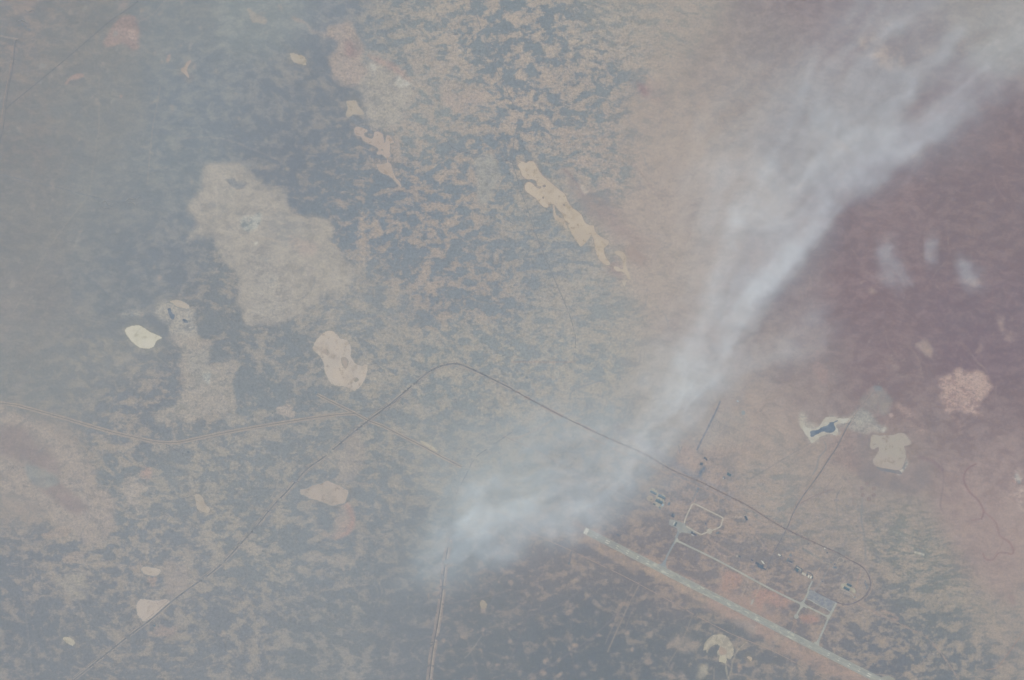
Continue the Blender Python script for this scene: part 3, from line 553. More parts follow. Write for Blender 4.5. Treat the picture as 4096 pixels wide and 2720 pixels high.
def road(name, pts, width, mat, z, label, cat, smooth=6, jit=.12, parent=None, height=0., closed=False, kind='structure', off=0.):
    """ribbon of given width in metres, or a bank when height > 0"""
    p = catmull(pts, smooth, closed) if smooth else [np.array(a, float) for a in pts]
    if closed: p.append(p[0])
    # even spacing
    q2 = [p[0]]
    for a, b in zip(p[:-1], p[1:]):
        n = max(1, int(np.linalg.norm(b - a) / 14))
        for k in range(1, n + 1): q2.append(a + (b - a) * k / n)
    p = [np.array([X(a[0]), Y(a[1])]) for a in q2]; r = random.Random(int(abs(p[0][0])) + len(p))
    z = layer(z); v = []; f = []; n = len(p)
    for i in range(n):
        d = p[min(i + 1, n - 1)] - p[max(i - 1, 0)]
        if closed and i in (0, n - 1): d = p[1] - p[n - 2]
        nn = np.array([-d[1], d[0]]) / (np.linalg.norm(d) + 1e-9)
        w = width / 2; a = w * (1 + (0 if closed and i in (0, n - 1) else r.uniform(-jit, jit))); b = w * (1 + (0 if closed and i in (0, n - 1) else r.uniform(-jit, jit)))
        c = p[i] + nn * off
        if height:
            for o_, h in ((a, 0), (a * .35, height), (-b * .35, height), (-b, 0)): v.append((*(c + nn * o_), z + h))
        else: v.append((*(c + nn * a), z)); v.append((*(c - nn * b), z))
    k = 4 if height else 2
    for i in range(n - 1):
        for j in range(k - 1): f.append((i * k + j, i * k + j + 1, (i + 1) * k + j + 1, (i + 1) * k + j))
    o = mesh(name, v, f, parent, mat)
    if not parent: tag(o, label, cat, kind=kind)
    return o

# ------------------------------------------------------------------ salt pans and water
PANS = []
def salt(c1, c2, scale, rot, sc):
    c1 = [x - 5 for x in greyer(c1, .22)]; c2 = [x - 5 for x in greyer(c2, .22)]
    m = soil('salt', c1, c2, scale * 1.6, .38, .62, 6, rot, sc, .10); t = m.node_tree; N = NT(t); b = t.nodes['Principled BSDF']
    src = b.inputs['Base Color'].links[0].from_socket; p = N.vscale(N.n('ShaderNodeNewGeometry').outputs['Position'], .001)
    f = N.sstep(N.noise(p, 4.5, 6, .68, .4).outputs[0], .5, .72); d = N.sstep(N.noise(N.mapping(p, 0, (1, 1, 1), (4, 9, 0)), 11, 5, .7, .3).outputs[0], .54, .66)
    c = N.mix(N.math('MULTIPLY', f, .7), src, rgba(alb([x - 20 for x in c1]))); c = N.mix(N.math('MULTIPLY', d, .65), c, rgba(alb([x - 26 for x in c1])))
    t.links.new(c, b.inputs['Base Color']); return m
def pan(label, pts, c1, c2, scale=2.5, jit=2.2, rim=None, sc=(1, 1, 1), rot=0., fine=.06, lo=.4, hi=.6):
    PANS.append((pts, c1, rim))
    if rim:
        cx = sum(a[0] for a in pts) / len(pts); cy = sum(a[1] for a in pts) / len(pts)
        p = catmull(pts, 3, True); n = len(p); out = []
        for i in range(n):
            d = p[(i + 1) % n] - p[i - 1]; nn = np.array([d[1], -d[0]]) / (np.linalg.norm(d) + 1e-6); out.append(nn)
        ar = sum(p[i][0] * p[(i + 1) % n][1] - p[(i + 1) % n][0] * p[i][1] for i in range(n))
        s = 1 if ar > 0 else -1
        poly_sheet('pan_shore', [tuple(p[i] + out[i] * s * 2.6) for i in range(n)], soil('shore', rim, [c + 6 for c in rim], 8), .6,
                   'darker damp rim around the ' + label, 'shore', jit=2.5, smooth=1)
    return poly_sheet('salt_pan', pts, salt(c1, c2, scale, rot, sc), 1.4, label, 'salt pan', jit * 1.6 + .6)
pan('cream salt pan with a fan of channels on its right, left side of the view', TL((578,1520),(600,1506),(640,1500),(672,1518),(700,1535),(745,1556),(722,1572),(705,1600),(682,1607),(650,1604),(628,1592),(605,1570),(585,1545)), (196,193,178), (200,196,182), rim=(146,146,142), jit=1.5)
pan('small cream salt pan above the big pale flat, upper middle', TL((1338,252),(1360,247),(1395,258),(1413,275),(1408,300),(1388,296),(1370,292),(1350,280)), (180,172,160), (172,165,155), jit=4)
pan('pale hook-shaped salt pan touching the branching pan from above', C7((200,245),(240,238),(285,240),(298,270),(318,300),(350,335),(360,362),(335,366),(300,362),(262,362),(240,375),(210,385),(196,372),(200,345),(212,310),(205,275)), (178,169,158), (172,165,156), rim=(150,150,149), jit=.8)
pan('branching pinkish salt pan with ragged arms, upper middle', C7((272,500),(285,480),(310,478),(350,490),(385,505),(393,518),(380,528),(362,535),(365,560),(395,578),(430,588),(447,570),(455,530),(470,520),(500,525),(532,545),(540,585),(550,628),(560,600),(568,560),(585,556),(612,575),(630,605),(640,618),(620,630),(598,638),(602,665),(596,700),(604,735),(598,752),(582,770),(584,800),(574,803),(573,775),(548,750),(522,732),(485,734),(477,715),(494,695),(478,668),(440,648),(385,625),(355,605),(330,570),(295,558),(275,540)), (182,169,161), (177,165,158), rim=(140,143,147), jit=.8)
poly_sheet('salt_pan_island', C7((515,684),(528,682),(540,692),(532,700),(518,696)), soil('island2', (140,143,147), (150,148,147), 9), 1.9, 'tiny dark island in the middle of the branching pan', 'island', 1)
pan('tapering pinkish salt pan just below the branching pan', C7((474,822),(520,824),(555,815),(585,806),(612,830),(625,880),(650,945),(690,990),(706,1038),(690,1025),(655,990),(625,955),(580,925),(535,908),(500,885),(482,850)), (182,169,160), (177,165,157), rim=(140,143,147), jit=.8)
pan('small pinkish forked salt pan in the hazy upper left steppe', TL((836,316),(850,308),(862,285),(880,277),(880,288),(870,300),(862,325),(872,350),(868,360),(855,345),(835,328)), (178,165,156), (170,158,151), jit=1)
pan('cream salt pan beside dark puddles above the fan-shaped pan', TL((785,1390),(815,1384),(850,1394),(872,1412),(868,1425),(845,1420),(815,1414),(800,1402)), (186,177,165), (178,170,160), rim=(142,146,146), jit=2)
pan('largest of the left-hand salt pans, pale pinkish with darker islands', BL((1443,42),(1455,8),(1475,-18),(1500,-38),(1530,-42),(1552,-28),(1570,-8),(1600,2),(1618,32),(1617,70),(1640,108),(1668,118),(1695,114),(1690,155),(1672,200),(1640,232),(1615,226),(1585,214),(1545,210),(1515,184),(1497,140),(1492,100),(1470,68)), (184,176,168), (192,180,168), 1.6, rim=(146,147,145))
for lab, p in (('dark tear-shaped island near the top of the largest left salt pan', ((1492,45),(1508,42),(1520,62),(1508,70),(1495,60))), ('brownish island in the middle of the largest left salt pan', ((1572,85),(1590,78),(1608,100),(1598,130),(1580,118))), ('small grey island near the lower right shore of the largest left salt pan', ((1625,178),(1645,172),(1655,185),(1640,195)))):
    poly_sheet('salt_pan_island', BL(*p), soil('island', (148,147,143), (164,156,150), 9), 1.9, lab, 'island', 1.5)
pan('grey-pink bird-shaped salt pan beside the diagonal road', C8((1845,405),(1855,395),(1888,392),(1920,372),(1975,360),(2010,342),(2030,350),(2060,362),(2085,370),(2115,390),(2140,405),(2135,440),(2120,478),(2085,485),(2045,496),(2000,480),(1960,465),(1900,450),(1870,432),(1848,425)), (172,165,159), (180,169,161), 2, rim=(140,145,147), jit=1)
pan('small bright drop-shaped salt pan in the lower left steppe', BL((898,714),(920,712),(938,730),(945,752),(966,778),(962,796),(935,792),(910,780),(903,750)), (184,174,162), (176,168,158), jit=2)
pan('small oblong white salt pan above the triangular one', BL((652,1052),(675,1044),(700,1050),(735,1056),(740,1070),(722,1086),(695,1086),(668,1078),(655,1066)), (186,176,166), (180,170,161), rim=(140,144,147), jit=1.4)
pan('triangular pale pink salt pan touching the diagonal road, lower left', BL((632,1212),(655,1194),(690,1200),(725,1202),(768,1196),(782,1212),(750,1240),(715,1268),(685,1290),(665,1298),(650,1284),(636,1270),(630,1240)), (186,176,168), (178,168,162), 2, rim=(142,145,146))
pan('tiny cream salt pan near the lower left corner', BL((290,1374),(315,1370),(342,1388),(345,1400),(333,1410),(312,1400),(296,1386)), (186,180,166), (178,173,160), jit=2)
pan('narrow cream sliver of salt beside the crossing tracks', BL((1938,464),(1960,472),(1985,485),(2015,508),(2008,518),(1982,504),(1955,484)), (184,178,164), (176,170,158), jit=1.5)
pan('tiny tan dry pan right of the double north-south road', BL((2212,1216),(2224,1198),(2246,1216),(2240,1238),(2222,1240)), (168,160,148), (160,152,143), jit=2)
pan('large tan salt pan stretched diagonally beside the north-south road', C7((1772,822),(1800,796),(1835,803),(1855,812),(1885,796),(1925,800),(1955,850),(2000,920),(2050,965),(2110,1018),(2160,1058),(2215,1105),(2232,1150),(2260,1200),(2300,1240),(2361,1285)) + TR((335,1025),(365,1045),(366,1068),(360,1092),(342,1116),(318,1137),(298,1112),(278,1082)) + C7((2262,1430),(2242,1385),(2262,1372),(2215,1345),(2195,1290),(2150,1240),(2120,1200),(2070,1185),(2060,1215),(2035,1222),(1990,1195),(1950,1140),(1890,1100),(1848,1060),(1845,1010),(1875,988),(1910,1000),(1945,1035),(1985,1050),(1995,1030),(1960,1020),(1948,980),(1915,962),(1870,962),(1835,945),(1812,915),(1800,870)), (184,172,158), (192,179,163), 1.8, rim=(150,144,142), jit=.6)
for lab, p in (('upper dark islet inside the large diagonal pan', ((2005,1020),(2030,1015),(2038,1028),(2015,1035))), ('middle grey islet inside the large diagonal pan', ((2003,1125),(2018,1120),(2020,1138),(2006,1140))), ('lower round grey islet inside the large diagonal pan', ((2195,1195),(2208,1188),(2218,1200),(2205,1210)))):
    poly_sheet('salt_pan_island', C7(*p), soil('islet', (140,137,138), (150,144,142), 9), 2.0, lab, 'island', .8)
pan('pointed cream salt pan joined to the lower end of the large diagonal pan', TR((345,1050),(360,1040),(378,1042),(385,1070),(408,1092),(446,1110),(440,1130),(424,1146),(430,1182),(452,1216),(438,1222),(408,1204),(388,1165),(378,1110),(360,1072)), (190,177,161), (184,171,157), rim=(148,144,143), jit=1)
pan('thin branching arm of cream salt along the left shore of the large diagonal pan', TR((188,948),(196,950),(203,988),(222,1004),(240,1012),(248,1035),(256,1052),(243,1050),(232,1028),(212,1022),(196,1008),(190,980)), (186,174,160), (180,168,156), jit=1)
pan('cream hook-shaped salt pan below the large diagonal pan', TR((476,1160),(500,1158),(520,1172),(528,1192),(526,1218),(534,1248),(548,1282),(536,1286),(522,1262),(505,1252),(488,1252),(470,1238),(472,1228),(490,1232),(510,1242),(514,1222),(510,1198),(494,1180),(480,1172)), (188,176,162), (182,170,157), jit=1)
pan('faint pinkish arrow-shaped salt pan right of the hook-shaped pan', TR((528,1150),(545,1144),(575,1152),(600,1172),(622,1195),(606,1200),(600,1206),(604,1224),(588,1216),(562,1200),(540,1180)), (170,157,152), (164,151,147), jit=1)
pan('tiny forked cream salt patch below the hook-shaped pan', TR((504,1290),(516,1296),(530,1292),(524,1306),(520,1322),(512,1310)), (188,178,166), (182,172,162), jit=1)
pan('broad grey-pink salt pan with a notched left shore, right of the pond', C4((1300,625),(1350,600),(1400,612),(1500,615),(1590,612),(1635,592),(1690,580),(1745,592),(1785,630),(1818,680),(1836,705),(1815,738),(1770,748),(1738,760),(1752,800),(1766,845),(1764,920),(1745,985),(1715,1040),(1682,1076),(1620,1075),(1560,1068),(1480,1056),(1400,1040),(1345,1015),(1322,975),(1332,925),(1360,885),(1390,835),(1400,785),(1385,765),(1350,790),(1320,800),(1290,775),(1288,700)), (175,163,156), (172,166,158), 1.4, rim=(146,138,139), jit=2, sc=(.3, 1, 1))
pan('bright cream dry pan south of the runway', C6((968,1262),(985,1248),(1015,1252),(1038,1270),(1035,1300),(1022,1318),(1008,1295),(988,1280)), (186,172,156), (180,165,150), jit=.6)
wm, wt_, wb = new_mat('pond_water'); wb.inputs['Base Color'].default_value = rgba(alb((106,120,135))); wb.inputs['Roughness'].default_value = .25; wb.inputs['Specular IOR Level'].default_value = .4
WN = NT(wt_); bn = WN.n('ShaderNodeBump'); bn.inputs['Strength'].default_value = .2; WN.put(bn.inputs['Height'], WN.noise(WN.n('ShaderNodeNewGeometry').outputs['Position'], .2, 3).outputs[0]); wt_.links.new(bn.outputs[0], wb.inputs['Normal'])
WN.put(wb.inputs['Base Color'], WN.mix(WN.sstep(WN.noise(WN.vscale(WN.n('ShaderNodeNewGeometry').outputs['Position'], .001), 9, 4).outputs[0], .4, .65), rgba(alb((106,120,135))), rgba(alb((124,135,146)))))
poly_sheet('pond_shore', C4((400,590),(395,560),(330,470),(345,440),(300,430),(360,420),(430,500),(480,520),(540,520),(600,490),(640,420),(670,380),(720,365),(800,360),(850,385),(1000,385),(1010,430),(930,450),(860,450),(820,480),(850,540),(830,610),(760,590),(690,600),(600,640),(540,690),(490,710),(460,670),(440,630)), soil('silt', (172,168,160), (180,179,172), 7), .7, 'pale salty shore around the dark pond', 'shore', 4)
poly_sheet('pond_water', C4((470,575),(480,556),(505,546),(570,540),(610,515),(650,492),(700,480),(728,455),(745,435),(790,430),(840,405),(845,420),(800,440),(795,470),(812,500),(815,530),(800,552),(770,572),(710,576),(660,560),(620,568),(590,588),(545,605),(520,626),(495,632),(475,615),(480,592)), wm, 1.6, 'dark blue-grey pond with a narrow left arm in pale mud', 'pond', 2)
poly_sheet('mud_strip', C4((1360,1030),(1440,1052),(1560,1072),(1665,1080),(1700,1110),(1710,1135),(1650,1130),(1560,1110),(1420,1085)), soil('damp', (138,136,139), (130,134,140), 7), .9, 'dark damp strip of mud along the bottom shore of the broad grey pan', 'mud', 3)
for lab, p in (('dark puddle below the left of two pans, in pale mud', ((772,1425),(785,1420),(792,1440),(805,1455),(798,1475),(785,1465),(778,1445))), ('small dark puddle right of the other puddle in pale mud', ((842,1470),(862,1475),(866,1488),(846,1484)))):
    poly_sheet('puddle', TL(*p), wm, 1.2, lab, 'puddle', 3)
poly_sheet('pond_water', C3((1575,280),(1612,282),(1622,315),(1600,338),(1575,325)), soil('basin', (146,154,158), (140,149,154), 9), .8, 'small square bluish basin northeast of the dark strip', 'basin', .5)
# scoured disc of an abandoned site south of the runway
poly_sheet('gravel_apron', C6((380,1170),(392,1100),(430,1030),(500,970),(590,952),(670,965),(730,1020),(775,1090),(792,1170),(780,1240),(740,1285),(690,1270),(640,1255),(580,1225),(570,1190),(600,1130),(590,1095),(550,1085),(500,1110),(455,1150),(440,1200),(425,1195),(410,1160)), soil('scoured', (154,151,144), (172,167,156), 14, .4, .6, 5, fine=.2), .5, 'rough pale half-disc of scoured gravel below the runway', 'gravel apron', 3)
poly_sheet('gravel_apron', C6((602,1235),(690,1255),(700,1300),(680,1345),(640,1330),(596,1322)), soil('scoured2', (180,175,160), (172,168,155), 12), .9, 'small bright square gravel pad hanging below the half-disc', 'gravel pad', 1, smooth=0)
poly_sheet('bare_patch', C6((590,1150),(620,1120),(680,1150),(700,1200),(650,1230),(600,1210)), soil('pinkfill', (166,153,145), (160,150,142), 12), 1.1, 'pinkish bare patch in the middle of the gravel half-disc', 'soil patch', 2)

# ------------------------------------------------------------------ roads, railway, tracks
verge = soil('verge', (168,162,155), (156,153,150), 12, fine=.2, gaps=.2, alpha=.9)
vergeW = soil('verge_pale', (168,161,153), (158,154,150), 12, fine=.25, alpha=.95)
verge_red = soil('verge_red', (164,152,145), (156,146,142), 12, fine=.15, gaps=.4, alpha=.85)
tarA = soil('old_tar', (117,124,133), (130,135,142), 12, fine=.15, alpha=.95, gaps=.1)
tarB = soil('tar_road', (112,118,126), (120,124,131), 12, fine=.15, alpha=.9, gaps=.15)
ballast = soil('ballast', (119,118,126), (130,128,133), 12, fine=.12)
dirt = soil('dirt', (167,158,151), (158,151,147), 14, fine=.12, gaps=.15, alpha=.9)
dirt_r = soil('dirt_red', (169,154,146), (161,148,142), 14, fine=.12, gaps=.1, alpha=.95)
dirt_d = soil('dirt_dark', (136,139,146), (142,144,148), 14, fine=.12, gaps=.35, alpha=.75)
R1a = BL((300,1600),(340,1568),(480,1455),(600,1360),(700,1285),(780,1215),(880,1140),(960,1085),(1040,1015),(1100,950),(1190,850),(1250,775),(1330,690),(1410,600),(1500,535),(1600,450),(1700,370),(1800,295),(1900,210),(1980,145),(2040,118),(2110,110),(2170,132),(2240,165),(2361,225))
R1b = BR((0,228),(200,335),(320,395),(450,455),(600,520),(740,600),(860,650),(960,700),(1080,760),(1190,830),(1280,880),(1420,945),(1500,980),(1550,1010),(1620,1050),(1652,1110),(1642,1160),(1600,1202),(1540,1220),(1480,1200),(1400,1160))
road('dirt_verge', R1a, 46, verge, .9, 'bare strips along both sides of the long diagonal road at left', 'verge')
road('road', R1a, 18, tarA, 2.0, 'long dark road running diagonally from the lower left corner to a bend at centre', 'road')
road('dirt_track', R1a[:18], 7, dirt, 1.5, 'thin service track hugging the left side of the long diagonal road', 'track', off=36)
road('dirt_track', R1a[10:], 6, dirt, 1.5, 'thin service track below the bend of the long diagonal road', 'track', off=-34)
road('dirt_verge', R1b[:14], 40, verge_red, .9, 'bare reddish verge along the railway north of the airfield', 'verge')
road('railway', R1b[:14], 12, ballast, 1.2, 'dark railway bank running north of the airfield', 'railway', height=2.5)
road('railway', R1b[13:], 14, ballast, 1.2, 'dark railway loop curving round the east end of the airfield', 'railway', height=2.5)
road('dirt_track', R1b[13:], 7, dirt_r, 1.4, 'pale track following the outside of the railway loop', 'track', off=26)
road('road', BR((340,430),(600,555),(760,625),(960,712),(1060,775),(1180,850)), 8, dirt_r, 1.6, 'pale lane running just beside the railway bank', 'road', off=-24)
V = BL((2075,915),(2068,945),(2050,1060),(2035,1200),(2015,1330),(1995,1440),(1980,1568),(1974,1620))
road('dirt_verge', V, 88, soil('verge2', (155,149,146), (144,140,141), 14, fine=.25, gaps=.1, alpha=.95), .7, 'wide bare strip around the double road in the lower middle', 'verge')
road('road', V, 14, tarB, 2.0, 'dark central lane of the double road in the lower middle', 'road', off=-4)
road('dirt_track', V, 10, soil('dirt3', (176,168,158), (168,161,153), 14, gaps=.1, alpha=.9), 2.1, 'pale left lane of the double road in the lower middle', 'track', off=14)
road('dirt_track', V, 5, dirt, 2.1, 'faint outer track right of the double road in the lower middle', 'track', off=26)
road('dirt_track', V, 5, dirt, 2.1, 'faint outer track left of the double road in the lower middle', 'track', off=-38)
road('road', BL((2075,915),(2090,780),(2110,700),(2150,620),(2190,545),(2250,500),(2361,425)), 8, dirt_d, 1.2, 'faint road continuing north under the smoke', 'road')
W = BL((-60,285),(60,298),(120,312),(300,362),(500,420),(620,448),(720,470),(800,473),(860,465),(1000,435),(1200,398),(1450,358),(1560,344),(1640,338))
road('dirt_verge', W, 50, vergeW, .9, 'bare strip along the bent track at the left edge', 'verge')
road('road', W, 10, soil('dirt4', (124,126,132), (132,133,137), 14), 1.6, 'greyish bent road from the left edge to the crossing', 'road')
road('dirt_track', W, 5, dirt, 1.7, 'thin pale track just above the bent road at left', 'track', off=16)
road('dirt_track', W, 5, dirt, 1.7, 'thin pale track just below the bent road at left', 'track', off=-16)
road('road', BL((1600,341),(1640,338),(1730,325),(1800,300),(1850,262)), 7, dirt_d, 1.8, 'short link from the crossing up to the diagonal road', 'road')
Z = BL((1462,250),(1500,270),(1560,300),(1640,340),(1700,372),(1760,395),(1840,435),(1950,490),(2050,545),(2130,585))
road('dirt_verge', Z, 44, vergeW, .95, 'bare strip along the track crossing the diagonal road', 'verge')
road('road', Z, 10, soil('dirt5', (122,124,130), (130,132,136), 14), 1.8, 'straight track crossing the long diagonal road at an angle', 'road')
road('dirt_track', BL((740,472),(770,482),(800,500),(835,520),(850,524)), 6, dirt_d, 1.2, 'short spur to the small ring road at left', 'track')
road('ring_road', BL((865,502),(885,512),(888,532),(872,546),(852,544),(842,528),(848,510)), 6, dirt_d, 1.4, 'small ring road around a hut in the left steppe', 'road', closed=True)
road('road', TL((690,-30),(645,0),(580,48),(510,95),(400,190),(300,275),(200,358),(100,440),(55,476),(28,502)), 11, soil('tar3', (120,126,133), (126,130,136), 14, gaps=.05), 1.5, 'dark straight road cutting across the upper left corner', 'road')
road('road', TL((78,182),(70,200),(60,300),(35,430),(22,540),(10,610),(-30,760)), 13, soil('tar4', (122,127,134), (130,133,138), 14), 1.3, 'dark road near the left edge meeting the corner road', 'road')
road('dirt_track', TL((62,200),(48,310),(22,440),(8,540),(-10,620)), 6, dirt_r, 1.6, 'reddish track left of the dark road at the left edge', 'track')
road('road', TL((-40,796),(0,805),(180,845),(300,873),(400,900),(520,925),(560,935),(620,905),(650,902)), 9, soil('tar5', (124,132,141), (132,138,144), 14, gaps=.15), 1.4, 'blue-grey road from the left edge to the small quarry cluster', 'road')
road('road', TL((2150,-40),(2180,30),(2210,110),(2230,170),(2260,250),(2290,320),(2330,400),(2361,470)) + TR((28,545),(20,600),(10,640),(4,700),(0,740),(20,810),(40,880),(70,960),(100,1050),(150,1180),(180,1250),(210,1320),(240,1390),(265,1450),(290,1540)) + BR((292,20),(285,100)), 10, soil('tar6', (129,136,142), (139,143,147), 14, gaps=.1), 1.5, 'thin dark road winding north to south through the middle of the view', 'road')
road('dirt_track', TL((2060,640),(2090,682),(2180,710),(2330,740),(2361,750)) + TR((0,762),(18,760),(40,748)), 7, dirt_d, 1.4, 'dark side track joining the north-south road above the diagonal pan', 'track')
S1 = BR((-60,790),(0,822),(100,892),(270,970),(420,1042),(580,1122),(830,1260),(1000,1350),(1110,1395),(1200,1432),(1330,1500),(1460,1568),(1500,1590))
road('dirt_track', S1, 8, dirt_r, 1.5, 'long straight reddish track south of the runway', 'track', smooth=2)
road('road', BR((940,325),(962,280),(930,350),(905,400),(880,450),(852,508))[1:], 22, soil('strip', (122,128,137), (138,139,146), 20), 1.6, 'broad dark paved strip emerging from the smoke', 'paved strip', smooth=2, jit=.2)
NE = BR((1170,1060),(1215,965),(1240,920),(1270,862),(1300,790),(1340,722),(1380,668),(1420,612),(1460,550),(1500,490),(1530,430),(1562,372))
road('road', NE, 12, soil('tar7', (122,125,133), (132,134,139), 14), 2.2, 'dark road running from the airfield up past the pond', 'road')
road('dirt_track', NE[3:], 7, dirt_r, 1.9, 'pale track left of the road past the pond', 'track', off=-22)
road('dirt_track', NE[4:], 6, dirt_r, 1.9, 'pale track right of the road past the pond', 'track', off=24)
road('road', BR((1562,372),(1590,330),(1620,295),(1650,255),(1680,215),(1700,190)), 9, soil('dirt6', (160,148,143), (154,143,139), 14, gaps=.1, alpha=.9), 2.2, 'pale road climbing from the pond to the upper right quarry', 'road')
road('dirt_track', BR((1360,790),(1440,690),(1480,640),(1530,570)), 5, soil('dirt7', (146,138,138), (152,143,141), 14, gaps=.2, alpha=.8), 1.5, 'outermost faint track right of the road past the pond', 'track', smooth=2)
road('road', BR((1305,768),(1350,742),(1400,717),(1450,697),(1482,688)), 17, soil('strip2', (142,135,137), (150,142,141), 20), 1.8, 'thick dusty strip branching right off the pond road', 'paved strip')
road('dirt_track', BR((1545,640),(1520,680),(1500,715),(1485,745)), 6, dirt_d, 1.5, 'short dark crossing track beside the dusty strip', 'track')
E1 = BR((1590,1205),(1640,1235),(1760,1295),(1850,1340),(1920,1378),(1945,1405),(1990,1460),(2030,1520),(2060,1568),(2090,1610))
road('dirt_verge', E1, 24, verge_red, 1.0, 'pinkish verge of the track leaving the airfield to the lower right', 'verge')
road('road', E1, 8, soil('dirt8', (146,141,140), (152,146,143), 14), 1.7, 'greyish track leaving the airfield to the lower right corner', 'road', smooth=3)
road('road', BR((2400,1290),(2361,1345),(2320,1400),(2285,1450),(2255,1490),(2235,1512),(2185,1522)), 12, soil('rail2', (148,134,131), (156,142,137), 14), 1.5, 'brown road curving at the lower right edge', 'road')
road('dirt_track', BR((-40,440),(0,462),(100,502),(225,575),(360,645),(460,690),(560,742),(600,765),(620,775)), 11, soil('dirt9', (156,149,147), (148,145,146), 14), 1.4, 'straight track coming out of the smoke towards the hangar yard', 'track', smooth=2)
road('stadium_track', C3((1195,430),(1240,412),(1275,440),(1275,490),(1255,540),(1215,566),(1175,545),(1170,500),(1180,460)), 7, soil('oval', (140,137,138), (146,142,141), 20), 1.2, 'faint oval track beside the dark paved strip', 'oval track', closed=True)

# ------------------------------------------------------------------ runway and taxiways
AX = math.radians(26.97); CA, SA = math.cos(AX), math.sin(AX); R0 = (2344.5, 2124.5)
def RW(s, t): return (R0[0] + s * CA - t * SA, R0[1] + s * SA + t * CA)
def quad(name, s0, s1, t0, t1, mat, z, parent, label=None):
    p = [RW(s0, t0), RW(s1, t0), RW(s1, t1), RW(s0, t1)]
    v = [(X(a), Y(b), z) for a, b in p]
    o = mesh(name, v, [(3, 2, 1, 0)], parent, mat)
    if label: o['label'] = label
    return o
conc, ct, cb = new_mat('runway_concrete'); CN = NT(ct)
cp = CN.vscale(CN.n('ShaderNodeNewGeometry').outputs['Position'], .001)
al_ = CN.mapping(cp, AX, (1, 1, 1)); stretched = CN.mapping(al_, 0, (7, 30, 1))
f1 = CN.sstep(CN.noise(stretched, 1.2, 5, .6).outputs[0], .35, .65)
f2 = CN.sstep(CN.noise(CN.mapping(al_, 0, (5, 16, 1)), 1.6, 5, .65, .4).outputs[0], .50, .63)
f3 = CN.sstep(CN.noise(CN.mapping(al_, 0, (12, 40, 1), (5, 3, 0)), 1., 4, .6).outputs[0], .56, .66)
c_ = CN.mix(f1, rgba(alb((147,151,149))), rgba(alb((158,161,156))))
# patched middle section is far rougher than the two ends
sx = CN.n('ShaderNodeSeparateXYZ'); CN.put(sx.inputs[0], cp)
mid = CN.math('MULTIPLY', CN.sstep(sx.outputs[0], 1.2, 2.0), CN.math('SUBTRACT', 1., CN.sstep(sx.outputs[0], 3.6, 4.3)))
c_ = CN.mix(CN.math('MULTIPLY', f2, CN.math('MULTIPLY_ADD', mid, .85, .10)), c_, rgba(alb((178,180,170))))
c_ = CN.mix(CN.math('MULTIPLY', f3, .6), c_, rgba(alb((134,141,144))))
ct.links.new(c_, cb.inputs['Base Color'])
white = soil('white_paint', (202,201,190), (192,193,184), 60, fine=.15)
edge_m = soil('edge_paint', (168,171,164), (150,156,154), 30, fine=.2)
run = bpy.data.objects.new('runway', None); S.collection.objects.link(run); run.location = (X(R0[0]), Y(R0[1]), 0)
tag(run, 'long worn grey-green concrete runway slanting to the lower right edge', 'runway', kind='structure')
bpy.context.view_layer.update()
def adopt(o, root):
    o.parent = root; o.matrix_parent_inverse = root.matrix_world.inverted()
    return o
adopt(quad('pavement', -9, 1372, -12.6, 12.6, conc, 2.2, None), run)
for t0 in (-13.4, 12.4): adopt(quad('edge_line', -7, 1370, t0, t0 + 1.0, edge_m, 2.8, None), run)
for s0 in (-6.5, 1356):
    for k in range(7):
        adopt(quad('threshold_marking', s0, s0 + 14, -12 + k * 3.46, -12 + k * 3.46 + 3.2, white, 3.0, None), run)
LEN = 1365
for s, l, w in ((48, 7, 1.5), (95.5, 16.5, 3.2), (140, 8, 2), (185, 9, 2), (231, 8, 1.8), (277, 9, 1.8)):
    for e in (0, 1):
        c0 = s if not e else LEN - s
        for t in (-4.2, 4.2):
            adopt(quad('touchdown_marking', c0 - l / 2, c0 + l / 2, t - w / 2, t + w / 2, white, 3.1, None), run)
for s in range(30, 1350, 18):
    if s < 340 or s > 1120: adopt(quad('centre_line', s, s + 9, -.25, .25, edge_m, 3.05, None), run)
taxi_m = soil('taxi_concrete', (166,168,161), (158,161,156), 10, fine=.1)
taxi_m2 = soil('taxi_worn', (154,158,156), (162,165,160), 10, fine=.14)
T = C1((1370,878),(1500,945),(1700,1040),(2000,1190)) + C6((1150,265),(1400,395),(1620,502),(1715,550))
road('taxiway', T, 23, taxi_m, 1.8, 'long straight pale taxiway parallel to the runway', 'taxiway', smooth=2, jit=.04)
road('taxiway', C6((1715,550),(1800,585),(1930,648),(2030,700),(2075,722)), 22, taxi_m, 2.0, 'short eastern taxiway between the crossing and the end link', 'taxiway', smooth=2, jit=.04)
road('taxiway', C6((1930,1095),(1935,1040),(1965,970),(2010,870),(2060,750),(2110,650),(2160,560),(2172,525)), 25, taxi_m2, 1.5, 'eastern link from the runway to the mottled apron', 'taxiway', smooth=3, jit=.06)
road('taxiway', C6((1640,700),(1655,660),(1690,600),(1715,550),(1740,500),(1775,430),(1800,370)), 22, taxi_m, 1.4, 'cross taxiway between the round pad and the apron', 'taxiway', jit=.04)
road('taxiway', C6((1792,372),(1810,320),(1835,270),(1852,228)), 20, taxi_m2, 1.6, 'narrow lane climbing from the apron to the walled compound', 'taxiway')
